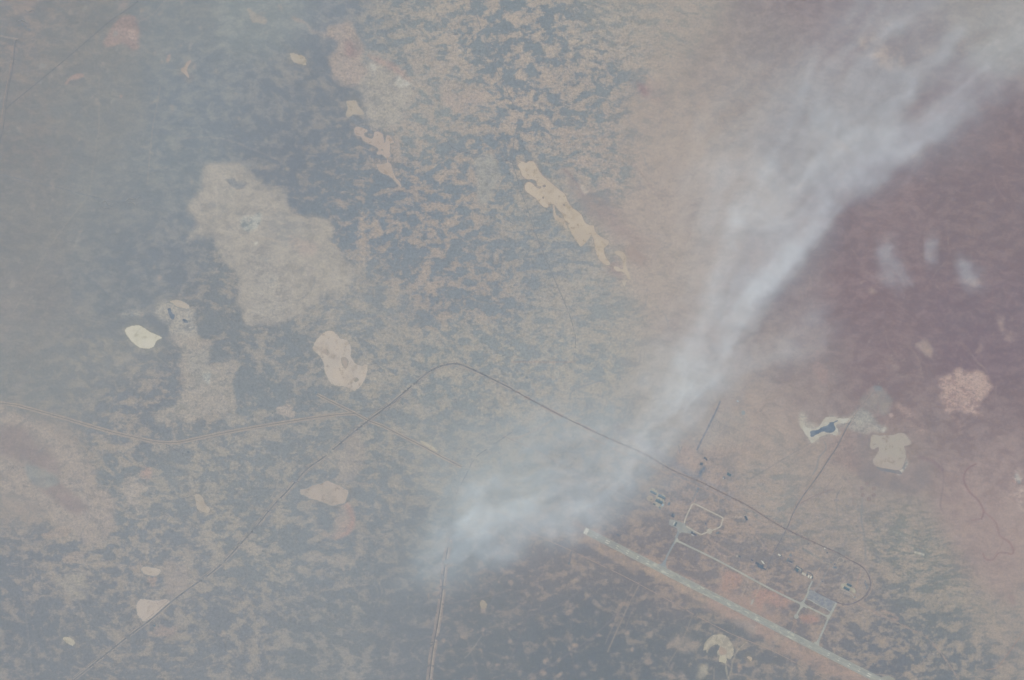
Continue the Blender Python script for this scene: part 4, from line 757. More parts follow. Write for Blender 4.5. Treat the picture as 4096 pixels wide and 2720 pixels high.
for lab, pts, z in (('flared junction where the long taxiway meets the cross taxiway', C6((1650,500),(1690,520),(1735,490),(1745,530),(1790,575),(1770,600),(1735,580),(1700,610),(1690,580),(1680,545)), 2.4),
    ('flared junction at the foot of the eastern link, on the runway edge', C6((1870,1062),(1905,1050),(1925,1020),(1950,1020),(1940,1060),(1945,1105),(1915,1098)), 1.2),
    ('flared junction where the eastern link meets the short taxiway', C6((2030,690),(2080,685),(2110,650),(2120,670),(2060,770),(2050,730)), 2.6)):
    poly_sheet('taxiway_junction', pts, taxi_m, z, lab, 'taxiway junction', .3)
def disc(cx, cy, r, n=28, wob=0): return [(cx + r * math.cos(2 * math.pi * k / n) * (1 + (wob if k % 2 else 0)), cy + r * math.sin(2 * math.pi * k / n) * (1 + (wob if k % 2 else 0))) for k in range(n)]
poly_sheet('turning_pad', disc(*C6((1636, 711))[0], 9), taxi_m, 2.6, 'round pale turning pad at the end of the cross taxiway', 'turning pad', 0)
poly_sheet('octagon_pad', disc(*C1((1815, 757))[0], 11.5, 8, 0), soil('pad', (166,163,154), (172,169,160), 20), 2.6, 'pale octagonal pad on the northern taxi loop', 'turning pad', 0, smooth=0)
apron = soil('apron', (146,150,152), (132,138,147), 26, .42, .58, 5, fine=.3)
poly_sheet('apron', C6((1805,365),(1830,345),(1880,370),(1930,398),(2060,455),(2182,517),(2172,560),(2150,615),(2130,655),(2095,640),(2040,600),(1960,565),(1880,520),(1790,478),(1770,440)), apron, 1.0, 'mottled grey parking apron of cracked slabs at the east end of the taxiway', 'apron', 1, smooth=0)
road('apron_edge', C6((1800,478),(1880,525),(1960,572),(2040,606),(2095,648)), 8, taxi_m, 1.3, 'light concrete lip along the lower side of the mottled apron', 'apron edge', smooth=2)
poly_sheet('apron', C1((1275,600),(1340,605),(1420,630),(1480,655),(1500,680),(1560,710),(1630,758),(1620,775),(1560,790),(1500,782),(1440,770),(1405,790),(1390,830),(1360,880),(1345,830),(1385,770),(1375,720),(1340,700),(1265,668)), soil('apron2', (154,157,155), (146,151,151), 12, fine=.12), 1.0, 'smooth grey apron at the north-west end of the taxiway', 'apron', .6, smooth=1)
road('taxiway', C1((1175,1215),(1210,1180),(1240,1100),(1290,1000),(1345,900),(1385,800),(1390,760)), 24, soil('taxi_dark', (138,146,151), (146,152,154), 12), 1.3, 'dark grey link from the runway up to the north-west apron', 'taxiway')
poly_sheet('taxiway_junction', C1((1120,1200),(1170,1195),(1200,1150),(1228,1160),(1225,1210),(1240,1258),(1180,1232)), soil('taxi_dark2', (138,146,151), (146,152,154), 12), 1.1, 'flared dark junction where the north-west link leaves the runway', 'taxiway junction', .3)
poly_sheet('taxiway_junction', C1((1360,870),(1380,845),(1400,880),(1440,905),(1420,920),(1370,905),(1345,935),(1340,910)), taxi_m, 2.4, 'flared junction at the west end of the long taxiway', 'taxiway junction', .3)
road('taxiway', C1((1478,650),(1480,620),(1500,560),(1540,475),(1575,405),(1600,390),(1630,395),(1700,430),(1800,480),(1900,528),(1980,570),(1995,590),(1980,640),(1965,685),(1945,705),(1880,735),(1815,757),(1760,780),(1700,800),(1650,778),(1580,740),(1500,690)), 18, soil('loop', (176,172,163), (168,165,157), 12), 1.6, 'pale taxi loop enclosing a tan field north of the runway', 'taxiway', jit=.06, smooth=3)
road('road', C1((1598,390),(1620,330),(1655,250),(1665,235)), 8, dirt_r, 1.3, 'short lane leaving the top corner of the taxi loop', 'road')
poly_sheet('apron', C5((1095,1530),(1140,1515),(1190,1505),(1240,1530),(1290,1556),(1280,1590),(1200,1600),(1150,1575)), soil('apron3', (152,154,148), (148,150,146), 12), 1.0, 'light grey pad jutting from the runway at the lower right edge', 'apron', .5, smooth=0)

# ------------------------------------------------------------------ buildings
def bmat(name, c, c2=None):
    return soil(name, c, c2 or [x + 6 for x in c], 40, fine=.1)
ROOF = {'teal': bmat('roof_teal', (98,120,132)), 'slate': bmat('roof_slate', (112,130,142)), 'pale': bmat('roof_pale', (172,176,172)), 'blue': bmat('roof_blue', (160,176,184)),
        'dark': bmat('roof_dark', (98,114,128)), 'tan': bmat('roof_tan', (150,143,139)), 'white': bmat('roof_white', (190,190,180)), 'grey': bmat('roof_grey', (124,134,142))}
WALL = bmat('wall_render', (160,156,150)); WALLD = bmat('wall_brick', (140,128,124)); DOOR = bmat('door_steel', (120,126,132)); VENT = bmat('vent_metal', (150,154,156))
def box_v(x0, x1, y0, y1, z0, z1):
    return [(x0,y0,z0),(x1,y0,z0),(x1,y1,z0),(x0,y1,z0),(x0,y0,z1),(x1,y0,z1),(x1,y1,z1),(x0,y1,z1)], [(3,2,1,0),(4,5,6,7),(0,1,5,4),(1,2,6,5),(2,3,7,6),(3,0,4,7)]
def building(name, label, cat, pos, L, W, ang, roof, h, kind='gable', group=None, wall=None, wings=()):
    """L, W in survey steps, ang in degrees clockwise as seen from above; wings: extra blocks (dx, dy, L, W, h) in the same frame"""
    l, w = L * M_PX / 2, W * M_PX / 2
    e = bpy.data.objects.new(name, None); S.collection.objects.link(e); e.location = (X(pos[0]), Y(pos[1]), 0); e.rotation_euler = (0, 0, -math.radians(ang))
    tag(e, label, cat, group)
    blocks = [(0, 0, l, w, h)] + [(a * M_PX, -b * M_PX, c * M_PX / 2, d * M_PX / 2, hh) for a, b, c, d, hh in wings]
    for n, (cx, cy, l, w, hh) in enumerate(blocks):
        v, f = box_v(cx - l, cx + l, cy - w, cy + w, 0, hh)
        if kind != 'gable': f = [x for x in f]
        mesh('wall', v, f, e, wall or WALL)
        o = 1.2
        if kind == 'gable':
            r = min(w * .45, 9); a, b = l + o, w + o
            v = [(cx-a,cy-b,hh+.02),(cx+a,cy-b,hh+.02),(cx+a,cy+b,hh+.02),(cx-a,cy+b,hh+.02),(cx-a,cy,hh+r),(cx+a,cy,hh+r)]
            f = [(0,1,5,4),(2,3,4,5),(1,2,5),(3,0,4),(3,2,1,0)]
            mesh('roof', v, f, e, ROOF[roof])
        elif kind == 'arch':
            v = []; f = []; K_ = 8; r = w * .7
            for k in range(K_ + 1):
                t = math.pi * k / K_; v += [(cx - l - o, cy - (w + o) * math.cos(t), hh + .02 + r * math.sin(t)), (cx + l + o, cy - (w + o) * math.cos(t), hh + .02 + r * math.sin(t))]
            for k in range(K_): f.append((2*k, 2*k+1, 2*k+3, 2*k+2))
            f.append(tuple(range(0, 2*K_+2, 2))); f.append(tuple(range(1, 2*K_+2, 2))[::-1])
            mesh('roof', v, f, e, ROOF[roof])
        else:
            vs, fs = [], []
            for bx in ((cx-l-.5,cx+l+.5,cy-w-.5,cy+w+.5,hh+.02,hh+.5),(cx-l-.5,cx+l+.5,cy-w-.5,cy-w,hh+.5,hh+1.2),(cx-l-.5,cx+l+.5,cy+w,cy+w+.5,hh+.5,hh+1.2),(cx-l-.5,cx-l,cy-w,cy+w,hh+.5,hh+1.2),(cx+l,cx+l+.5,cy-w,cy+w,hh+.5,hh+1.2)):
                a, b = box_v(*bx); fs += [tuple(i + len(vs) for i in x) for x in b]; vs += a
            mesh('roof', vs, fs, e, ROOF[roof])
            if l > 8: vv, ff = box_v(cx - l*.3, cx - l*.3 + 3, cy - 1.5, cy + 1.5, hh + .52, hh + 2.6); mesh('roof_vent', vv, ff, e, VENT)
        if n == 0:
            dw = min(w * .6, 9) if kind in ('gable', 'arch') and L > 12 else 1.5; dh = min(hh * .8, 10)
            for sg in ((1, -1) if L > 15 else (1,)):
                x0 = cx + sg * l
                vv, ff = box_v(min(x0, x0 + sg * .25), max(x0, x0 + sg * .25), cy - dw, cy + dw, 0.05, dh); mesh('door', vv, ff, e, DOOR)
    return e
def pad(label, pts, c=(168,166,156), z=.8): poly_sheet('concrete_pad', pts, soil('pad_conc', c, [x - 8 for x in c], 20, fine=.2, gaps=.05), z, label, 'concrete pad', .8, smooth=0)
c1 = lambda x, y: C1((x, y))[0]
c2 = lambda x, y: C2((x, y))[0]
c3 = lambda x, y: C3((x, y))[0]
c5 = lambda x, y: C5((x, y))[0]
bl = lambda x, y: BL((x, y))[0]
tl = lambda x, y: TL((x, y))[0]
br = lambda x, y: BR((x, y))[0]
HG = 'hangars in the yard near the smoke'
pad('pale irregular concrete yard around the top hangar by the smoke', C1((1000,200),(1040,175),(1100,190),(1110,240),(1180,250),(1230,300),(1200,340),(1090,320),(1090,270),(1010,240)))
pad('pale concrete yard around the lower hangars by the smoke', C1((1080,320),(1210,340),(1200,420),(1150,460),(1100,420),(1050,400),(1060,370),(1090,370)), z=.9)
pad('round rough pale yard left of the hangars by the smoke', C1((960,310),(1000,270),(1050,280),(1060,330),(1040,360),(990,350)), (164,158,149))
building('hangar', 'blue-grey hangar, topmost of the yard near the smoke', 'hangar', c1(1055,237), 26, 8.5, 27, 'slate', 9, 'arch', HG)
building('hangar', 'blue-grey hangar, second from the top in the yard near the smoke', 'hangar', c1(1166,292), 28, 10.5, 27, 'slate', 10, 'arch', HG)
building('hangar', 'dark teal hangar, biggest and third from the top in the yard near the smoke', 'hangar', c1(1132,356), 28, 11.5, 27, 'teal', 11, 'arch', HG)
building('shed', 'small dark shed at the left foot of the biggest dark hangar', 'shed', c1(1068,392), 10, 5.5, 30, 'dark', 6)
building('shed', 'small bright bluish shed at the right foot of the biggest dark hangar', 'shed', c1(1181,403), 10, 6.5, -63, 'blue', 6, 'flat')
building('shed', 'small teal shed lowest in the hangar yard near the smoke', 'shed', c1(1141,437), 9, 6, 27, 'slate', 6, 'flat', wings=((4, 5, 4, 3, 4),))
building('store_building', 'dark store standing alone on red soil right of the hangar yard', 'store', c1(1267,386), 12, 7.5, -66, 'slate', 7, 'flat')
building('hut', 'tiny dark hut on the rough yard left of the hangars', 'hut', c1(1030,328), 3.6, 3.2, 10, 'dark', 4)
building('hut', 'tiny dark hut at the head of the lane right of the top hangar', 'hut', c1(1247,237), 3.4, 3, 27, 'dark', 4)
building('hut', 'tiny grey hut between the hangar yard and the lone store', 'hut', c1(1210,341), 2.8, 2.4, 27, 'dark', 3.5)
building('hut', 'tiny dark hut south of the lone store on red soil', 'hut', c1(1217,456), 3.2, 2.4, -60, 'dark', 3.5)
building('barracks', 'dark L-shaped block below the lone store, left part of its cluster', 'barracks', c1(1310,540), 13, 7, -60, 'dark', 7, 'flat', wings=((-3, 7, 7, 6, 6),))
building('barracks', 'small dark block at the right side of the cluster below the lone store', 'barracks', c1(1336,535), 8, 5, 27, 'grey', 6, 'flat')
building('terminal_building', 'dark oblong building on the light square at the north-west apron', 'building', c1(1357,662), 17, 6, -63, 'teal', 9, 'flat')
building('shed', 'light roofed shed on the left side of the dark apron building', 'shed', c1(1333,652), 13, 4, -63, 'pale', 5, 'flat')
building('service_building', 'long dark service building on the lower edge of the north-west apron', 'building', c1(1600,793), 24, 5.5, 27, 'dark', 8, 'flat', wings=((-9, -4, 6, 4, 6),))
building('shed', 'pale shed against the south side of the long dark service building', 'shed', c1(1585,810), 10, 3.2, 27, 'pale', 5, 'flat')
building('hut', 'dark hut inside the taxi loop, upper of two', 'hut', c1(1762,655), 7, 5, 60, 'dark', 5, 'flat')
building('hut', 'small slate hut inside the taxi loop, lower of two', 'hut', c1(1772,712), 5, 3, 60, 'grey', 4)
building('shed', 'dark shed right of the octagonal pad', 'shed', c1(1923,781), 11, 5.5, -25, 'slate', 6)
pad('pale walled yard around the isolated dark hangar east of the taxi loop', C1((2278,545),(2312,540),(2340,605),(2310,618)), (170,168,160))
building('hangar', 'isolated dark hangar at the end of the thin lane east of the taxi loop', 'hangar', c1(2306,580), 19, 8.5, 63, 'dark', 9, 'flat')
building('shed', 'dark sheds on the field between runway and north-west apron', 'shed', c1(575,803), 8, 5, 20, 'dark', 5, 'flat', wings=((7, 2, 6, 4, 4),))
building('hut', 'dark oblong hut beside a pale yard north of the middle taxiway', 'hut', c1(2218,1098), 9, 4.4, 27, 'dark', 5)
pad('small pale yard left of the oblong hut north of the middle taxiway', C2((145,405),(175,400),(180,425),(155,430)), (164,162,157))
building('hut', 'tiny dark hut under thin smoke north of the runway start', 'hut', c1(172,275), 5, 3, 20, 'grey', 4)
# big complex
building('workshop_complex', 'large dark building complex with stepped wings above the middle taxiway', 'building complex', c2(478,556), 22, 14, 22, 'dark', 12, 'flat', wings=((-17, -6, 15, 8, 9), (-9, -1, 9, 8, 10), (15, 4, 16, 5.5, 8), (6, -8, 5, 4, 7)))
building('shed', 'small dark sheds at the upper left of the large dark complex', 'shed', c2(368,475), 7, 5, 30, 'dark', 5, 'flat', wings=((-5, -1, 4, 4, 4),))
for i, (x, y, lab) in enumerate(((500,487,'topmost'),(507,498,'second from the top'),(514,509,'third from the top'),(521,518,'lowest'))):
    building('greenhouse', 'narrow white-roofed shed above the large dark complex, %s of four' % lab, 'shed', c2(x, y), 8.5, 2, 27 , 'white', 4, 'gable', 'four white sheds in a short row')
road('retaining_wall', C2((598,556),(585,590),(568,634)), 4, bmat('bank', (112,118,126)), .8, 'straight dark bank right of the large dark complex', 'bank', height=3, kind='thing')
building('shed', 'pale oblong shed above the dark C-shaped compound', 'shed', c2(732,404), 11, 4.5, 27, 'white', 5, 'flat')
building('shed', 'dark upright shed right of the pale oblong shed', 'shed', c2(757,418), 8, 4, -63, 'dark', 6, 'flat')
building('compound_block', 'dark block at the top of the C-shaped compound', 'block', c2(882,410), 11, 7, 20, 'grey', 7, 'flat', wings=((-1, -6, 6, 4, 5),))
building('compound_block', 'tall narrow block forming the left side of the C-shaped compound', 'block', c2(845,468), 15, 4, -63, 'slate', 7, 'flat')
building('compound_block', 'dark block forming the foot of the C-shaped compound', 'block', c2(882,494), 17, 5, 22, 'dark', 7, 'flat')
# walled square
bank = bmat('earth_bank', (104,120,132)); bank2 = bmat('earth_bank_tan', (128,128,134))
road('earth_bank', C2((932,606),(962,548),(1042,598),(1022,642)), 11, bank, .8, 'dark U-shaped earth bank around the teal workshop', 'bank', height=6, smooth=0, kind='thing')
pad('pale yard inside the U-shaped earth bank', C2((955,585),(975,562),(1030,598),(1012,632),(990,620)), (170,168,160))
building('workshop', 'teal workshop standing inside the U-shaped earth bank', 'workshop', c2(970,602), 13, 11, 27, 'teal', 10, 'flat', wings=((4, 7, 7, 5, 6),))
pad('bright oblong concrete pad between the U-shaped and the curved earth bank', C2((1045,635),(1108,668),(1098,694),(1032,660)), (182,180,170), 1.2)
road('earth_bank', C2((1100,632),(1130,640),(1160,656),(1180,680),(1182,705),(1172,728)), 10, bank, .8, 'dark curved earth bank hugging two pale bays', 'bank', height=6, kind='thing')
building('bunker', 'left of two pale bunkers inside the curved earth bank', 'bunker', c2(1128,692), 9, 6, -63, 'white', 5, 'arch')
building('bunker', 'right of two pale bunkers inside the curved earth bank', 'bunker', c2(1160,704), 9, 6.5, -63, 'white', 5, 'arch')
building('shed', 'dark shed at the left end of the curved earth bank', 'shed', c2(1106,668), 10, 4, -63, 'dark', 6, 'flat')
building('hut', 'weathered grey sheds in the field left of the lane to the apron', 'shed', c2(876,766), 9, 4, 15, 'grey', 4, 'flat', wings=((-6, -2, 4, 3, 3),))
building('hut', 'small dark hut right of the lane to the apron', 'hut', c2(1312,760), 5, 3.5, 10, 'dark', 4, 'flat')
# east compound
pad('pale concrete yard around the two dark teal hangars inside the railway loop', C2((1562,800),(1625,782),(1700,830),(1745,855),(1768,890),(1755,930),(1735,920),(1700,880),(1680,890),(1600,860),(1570,850)), (168,166,156))
road('compound_track', C2((1572,868),(1650,900),(1712,936),(1745,975),(1775,985)), 6, taxi_m, 1.3, 'thin pale lane along the lower side of the hangar yard inside the railway loop', 'lane')
building('hangar', 'upper of two dark teal hangars inside the railway loop', 'hangar', c2(1674,809), 20, 8.5, 27, 'teal', 9, 'arch', 'hangars inside the railway loop')
building('hangar', 'lower and larger of two dark teal hangars inside the railway loop', 'hangar', c2(1638,856), 24, 9.5, 27, 'teal', 9, 'arch', 'hangars inside the railway loop')
building('hut', 'small dark hut at the end of the thin lane inside the railway loop', 'hut', c2(1749,977), 5, 4.5, 27, 'slate', 4, 'flat')
road('earth_bank', C2((1725,830),(1765,865),(1762,920)), 5, bank2, .8, 'low bank on the right of the teal hangar yard', 'bank', height=3, kind='thing')
for i, (x, y, L, a, lab) in enumerate(((1888,765,12,-75,'topmost'),(1890,790,10,60,'second from the top'),(1905,808,11,70,'third from the top'),(1918,828,12,60,'fourth from the top'),(1908,855,8,-70,'lowest'))):
    building('shed', 'weathered dark shed right of the teal hangar yard, %s of five' % lab, 'shed', c2(x, y), L, 3.6, a, 'grey', 5, 'flat', 'weathered sheds inside the railway loop')
road('earth_bank', C2((1405,415),(1480,455),(1465,478),(1392,440)), 4, bank2, .8, 'square low bank around an empty yard inside the railway bend', 'bank', height=2.5, closed=True, smooth=0, kind='thing')
pad('grey bare floor of the square banked yard inside the railway bend', C2((1415,425),(1470,455),(1460,470),(1403,438)), (150,146,144))
road('loop_track', C2((1500,525),(1515,480),(1535,445),(1570,438),(1598,460),(1596,490),(1560,508),(1515,530)), 8, soil('looptr', (166,160,152), (160,155,149), 20), 1.3, 'pale teardrop-shaped driveway right of the square banked yard', 'driveway')
road('service_lane', C2((1350,492),(1380,510),(1415,528)), 7, soil('lane2', (166,163,155), (160,157,150), 20), 1.3, 'short pale lane below the square banked yard', 'lane')
road('service_lane', C2((1425,570),(1390,610),(1350,670)), 6, dirt_r, 1.3, 'pinkish lane running down from the small block', 'lane')
building('hut', 'dark hut at the upper left corner of the square banked yard', 'hut', c2(1377,373), 7, 5, -63, 'dark', 5, 'flat')
building('hut', 'small dark hut left of the short pale lane', 'hut', c2(1335,487), 4, 4, 27, 'slate', 4, 'flat')
building('hut', 'small dark hut between the square yard and the short lane', 'hut', c2(1430,506), 4.5, 4, 27, 'slate', 4, 'flat')
building('hut', 'dark upright hut at the foot of the teardrop driveway', 'hut', c2(1481,527), 6.5, 4, -63, 'dark', 5, 'flat')
building('guard_block', 'dark block below the foot of the teardrop driveway', 'block', c2(1488,573), 10, 7, 10, 'slate', 6, 'flat', wings=((-8, 0, 6, 4, 5),))
building('hut', 'small dark hut just south of the railway, standing alone', 'hut', c2(1127,253), 4, 3.6, 27, 'dark', 4, 'flat')
building('hut', 'small white-roofed hut touching the railway bank', 'hut', c2(1345,316), 5, 5, 27, 'white', 4, 'flat')
building('hut', 'dark hut near the lower right end of the runway', 'hut', c5(985,1350), 6, 4.5, -50, 'teal', 5, 'flat')
building('hut', 'dark hut at the end of the dark track in the lower right field', 'hut', c5(1680,1256), 9, 4.5, 15, 'teal', 5, 'flat')
building('hut', 'tiny brown hut right of the eastern runway link', 'hut', c5(337,1030), 3.4, 3, 27, 'grey', 4)
# group north of the railway
building('depot', 'dark stepped depot between the dark strip and the railway, upper of two', 'depot', c3(1085,925), 15, 6, 30, 'dark', 8, 'flat', wings=((-4, -3, 6, 5, 7), (6, 2.5, 6, 5, 6)))
building('depot', 'dark square depot between the dark strip and the railway, lower of two', 'depot', c3(1029,995), 11, 10, 10, 'dark', 8, 'flat')
building('workshop', 'dark teal workshop on the rise north of the railway', 'workshop', c3(1402,1140), 17, 10, 27, 'teal', 8, 'flat', wings=((-7, -4, 5, 5, 6),))
building('hut', 'upper left of four huts below the teal workshop north of the railway', 'hut', c3(1328,1172), 5, 4, 20, 'slate', 4, 'flat', 'four huts north of the railway')
building('hut', 'upper right of four huts below the teal workshop north of the railway', 'hut', c3(1346,1172), 4, 4, 20, 'slate', 4, 'flat', 'four huts north of the railway')
building('hut', 'lower left of four huts below the teal workshop north of the railway', 'hut', c3(1328,1193), 4, 3.4, 20, 'pale', 4, 'flat', 'four huts north of the railway')
building('hut', 'lower right of four huts below the teal workshop north of the railway', 'hut', c3(1346,1192), 5, 4.5, 20, 'dark', 4, 'flat', 'four huts north of the railway')
building('gatehouse', 'dark gatehouse where the lane from the taxi loop meets the railway', 'gatehouse', c3(988,1330), 7, 6, -60, 'slate', 5, 'flat', wings=((-12, 3, 5, 4, 4),))
building('shed', 'small blue-grey shed at the top of the dark lane fan', 'shed', c3(1520,150), 7, 5, 20, 'blue', 5, 'flat')
building('storehouse', 'square reddish store beside the pond road crossing', 'store', br(1312, 803), 16, 14, 12, 'tan', 6, 'flat')
building('hut', 'dark hut inside the small ring road of the left steppe', 'hut', bl(868, 516), 7, 5, 20, 'dark', 5, 'flat')
building('hut', 'dark hut at the start of the track that crosses the diagonal road', 'hut', bl(1458, 243), 8, 4, -60, 'slate', 5, 'flat')
building('hut', 'small dark hut just below the diagonal road, lower left', 'hut', bl(712, 1317), 8, 7, 30, 'teal', 5, 'flat')
building('hut', 'tiny dark hut in the field below the diagonal road', 'hut', bl(1212, 973), 5, 4, 30, 'dark', 4, 'flat')
building('shed', 'small teal shed alone in the lower middle scrub', 'shed', br(263, 1030), 8, 4, -70, 'teal', 5, 'flat')
building('shed', 'blue-grey shed in the haze north-west of the smoke source', 'shed', br(68, 173), 11, 8, 15, 'grey', 5, 'flat')
for x, y, lab in ((2265,345,'leftmost'),(2282,335,'middle'),(2262,362,'lowest')):
    building('earth_shelter', 'dark earth shelter in the small ruined camp left of the smoke, %s of three' % lab, 'shelter', bl(x, y), 7, 4, x % 70, 'grey', 4, 'flat', 'ruined camp shelters')
# small works and quarries in the upper left
for i, (x, y, a, lab) in enumerate(((88,118,20,'leftmost'),(104,112,60,'second'),(118,128,10,'third'),(136,136,40,'rightmost'))):
    building('farm_shed', 'weathered shed near the top left corner, %s of four' % lab, 'shed', tl(x, y), 9, 5, a, 'grey', 4, 'flat', 'weathered sheds in the top left corner')
def mound_row(label, pts, group=None, w=13, h=5):
    road('spoil_heap', pts, w, bmat('spoil', (136,140,144), (150,150,149)), .6, label, 'spoil heap', group=None) if False else road('spoil_heap', pts, w, bmat('spoil', (134,139,144), (150,150,149)), .6, label, 'spoil heap', height=h, kind='thing', jit=.4)
mound_row('crooked grey spoil heap at the right end of the blue-grey road, upper branch', TL((575,930),(600,915),(625,920),(648,905)))
mound_row('crooked grey spoil heap at the right end of the blue-grey road, lower branch', TL((590,935),(615,935),(628,950)))
mound_row('curled brown spoil heap left of the crooked grey heaps', TL((470,935),(485,925),(500,945),(520,940),(510,955)))
mound_row('short brown spoil heap below the curled heap', TL((478,955),(495,960),(512,950)), w=10)
mound_row('wavy grey spoil heap in the top left corner, upper of two', TL((115,45),(130,55),(150,48),(165,65)), w=10)
mound_row('wavy grey spoil heap in the top left corner, lower of two', TL((80,100),(100,92),(125,105)), w=10)
mound_row('narrow spoil heap west of the depots beside the paved strip, upper', C3((720,740),(728,790),(740,850)), w=9)
mound_row('narrow spoil heap west of the depots beside the paved strip, right', C3((765,760),(745,820)), w=7)
mound_row('short dark spoil heap between the paved strip and the reddish lane', C3((868,905),(850,938)), w=8)
# six ring banks on the plain
for x, y, lab in ((1638,662,'topmost'),(1613,683,'upper left'),(1670,685,'upper right'),(1618,715,'lower left'),(1668,716,'lower right'),(1646,733,'lowest')):
    e = bpy.data.objects.new('ring_bank', None); S.collection.objects.link(e); cx, cy = br(x, y); e.location = (X(cx), Y(cy), 0)
    tag(e, 'small ring-shaped earth bank on the plain left of a grey patch, %s of six' % lab, 'ring bank', 'six ring banks on the plain')
    bpy.context.view_layer.update()
    for nm, r, w, h in (('bank', 6.8, 8, 3), ('mound', 1.6, 9, 2.5)):
        o = road(nm, disc(cx, cy, r, 16), w, bmat('ring', (144,132,132)), .6, None, None, smooth=2, jit=.15, height=h, closed=True)
        for k in ('kind', 'label', 'category'):
            if k in o.keys(): del o[k]
        adopt(o, e)

build_ground()
# ------------------------------------------------------------------ smoke
def smoke_volume(name, x0, x1, y0, y1, nz, z0, z1, dens_fn, dens, label, cat, group=None, res=22., col=(.66, .83, .93), seed=0):
    """a body of smoke: a grid of voxels whose density follows dens_fn over the land (metres) and thins out upwards"""
    nx = int((x1 - x0) / res); ny = int((y1 - y0) / res)
    xs = np.linspace(x0, x1, nx); ys = np.linspace(y0, y1, ny); gx, gy = np.meshgrid(xs, ys)
    d = dens_fn(gx / M_PX + 2048, 1360 - gy / M_PX)
    me = bpy.data.meshes.new(name); me.vertices.add(nx * ny)
    me.vertices.foreach_set('co', np.stack([gx, gy, gx * 0 + z0], -1).astype('f').ravel())
    a = me.attributes.new('density', 'FLOAT', 'POINT'); a.data.foreach_set('value', d.astype('f').ravel())
    o = link(name, me); tag(o, label, cat, group, 'stuff')
    g = bpy.data.node_groups.new(name, 'GeometryNodeTree')
    for io in ('INPUT', 'OUTPUT'): g.interface.new_socket('Geometry', in_out=io, socket_type='NodeSocketGeometry')
    N = NT(g); L = g.links.new
    gi = N.n('NodeGroupInput'); go = N.n('NodeGroupOutput'); vc = N.n('GeometryNodeVolumeCube')
    si = N.n('GeometryNodeSampleIndex', clamp=True); na = N.n('GeometryNodeInputNamedAttribute', data_type='FLOAT')
    na.inputs['Name'].default_value = 'density'
    pos = N.n('GeometryNodeInputPosition'); sp = N.n('ShaderNodeSeparateXYZ'); L(pos.outputs[0], sp.inputs[0])
    ix = N.math('ROUND', N.math('MULTIPLY', N.math('SUBTRACT', sp.outputs[0], x0), (nx - 1) / (x1 - x0)))
    iy = N.math('ROUND', N.math('MULTIPLY', N.math('SUBTRACT', sp.outputs[1], y0), (ny - 1) / (y1 - y0)))
    fi = N.n('FunctionNodeFloatToInt'); L(N.math('MULTIPLY_ADD', iy, float(nx), ix), fi.inputs[0])
    L(gi.outputs[0], si.inputs['Geometry']); L(na.outputs[0], [s for s in si.inputs if s.name == 'Value'][0]); L(fi.outputs[0], si.inputs['Index'])
    # billowing top: each column reaches its own height
    hz = N.math('DIVIDE', N.math('SUBTRACT', sp.outputs[2], z0), z1 - z0)
    nz_ = N.noise(pos.outputs[0], .0022, 4, .6).outputs[0]
    lay = N.math('MULTIPLY_ADD', nz_, 1.6, -.3)
    prof = N.math('SUBTRACT', 1., N.math('ABSOLUTE', N.math('MULTIPLY', N.math('SUBTRACT', hz, lay), 1.7)), clamp=True)
    dd = N.math('MULTIPLY', si.outputs[0], N.math('MULTIPLY_ADD', prof, 1.3, .35))
    L(dd, vc.inputs['Density'])
    vc.inputs['Min'].default_value = (x0, y0, z0); vc.inputs['Max'].default_value = (x1, y1, z1)
    for k, v in zip('XYZ', (nx, ny, nz)): vc.inputs['Resolution ' + k].default_value = v
    m = bpy.data.materials.new(name); m.use_nodes = True; t = m.node_tree; t.nodes.remove(t.nodes['Principled BSDF'])
    v = t.nodes.new('ShaderNodeVolumePrincipled'); v.inputs['Color'].default_value = rgba(col); v.inputs['Density'].default_value = dens; v.inputs['Anisotropy'].default_value = -.2; v.inputs['Absorption Color'].default_value = (1, 1, 1, 1)
    t.links.new(v.outputs[0], t.nodes['Material Output'].inputs['Volume'])
    sm = N.n('GeometryNodeSetMaterial'); L(vc.outputs[0], sm.inputs[0]); L(sm.outputs[0], go.inputs[0]); sm.inputs['Material'].default_value = m
    me.materials.append(m); o.modifiers.new(name, 'NODES').node_group = g
    m.cycles.volume_step_rate = 2.5
    return o

WIDE = 1.35
def wisps(px, py, strokes, seed=400, fray=.85):
    wx = px + 90 * fbm(px, py, 260, 4, seed) + 26 * fbm(px, py, 60, 4, seed + 9); wy = py + 90 * fbm(px, py, 260, 4, seed + 20) + 26 * fbm(px, py, 60, 4, seed + 29)
    out = np.zeros(px.shape, 'f')
    for n, (pts, w0, w1, amp, edge) in enumerate(strokes):
        p = [tuple(a) for a in catmull(pts, 4)]
        mg = 3.2 * max(w0, w1) + 60
        sel = (px > min(a[0] for a in p) - mg) & (px < max(a[0] for a in p) + mg) & (py > min(a[1] for a in p) - mg) & (py < max(a[1] for a in p) + mg)
        if not sel.any(): continue
        d, al, sd, L = seg_dist(wx[sel], wy[sel], p)
        w = (w0 + (w1 - w0) * al / L) * WIDE
        ends = np.clip(al / (w * .8 + 1), 0, 1) * np.clip((L - al) / (w * .8 + 1), 0, 1)
        ends = .25 + .75 * ends
        k = np.exp(-(d / w) ** 2 * (1 if not edge else 1)) * ends
        if edge: k *= 1 / (1 + np.exp(np.clip((sd * edge - w * .35) / (w * .16), -30, 30)))
        st = fbm(al, sd * 6.0, 380, 6, seed + 50 + 7 * n) * 2.6
        cl = fbm(wx[sel], wy[sel], 95, 5, seed + 90 + 7 * n) * 1.3
        k *= np.clip(1 + fray * (st + .8 * cl), 0, 3)
        o = out[sel]; o += amp * k; out[sel] = o
    return out

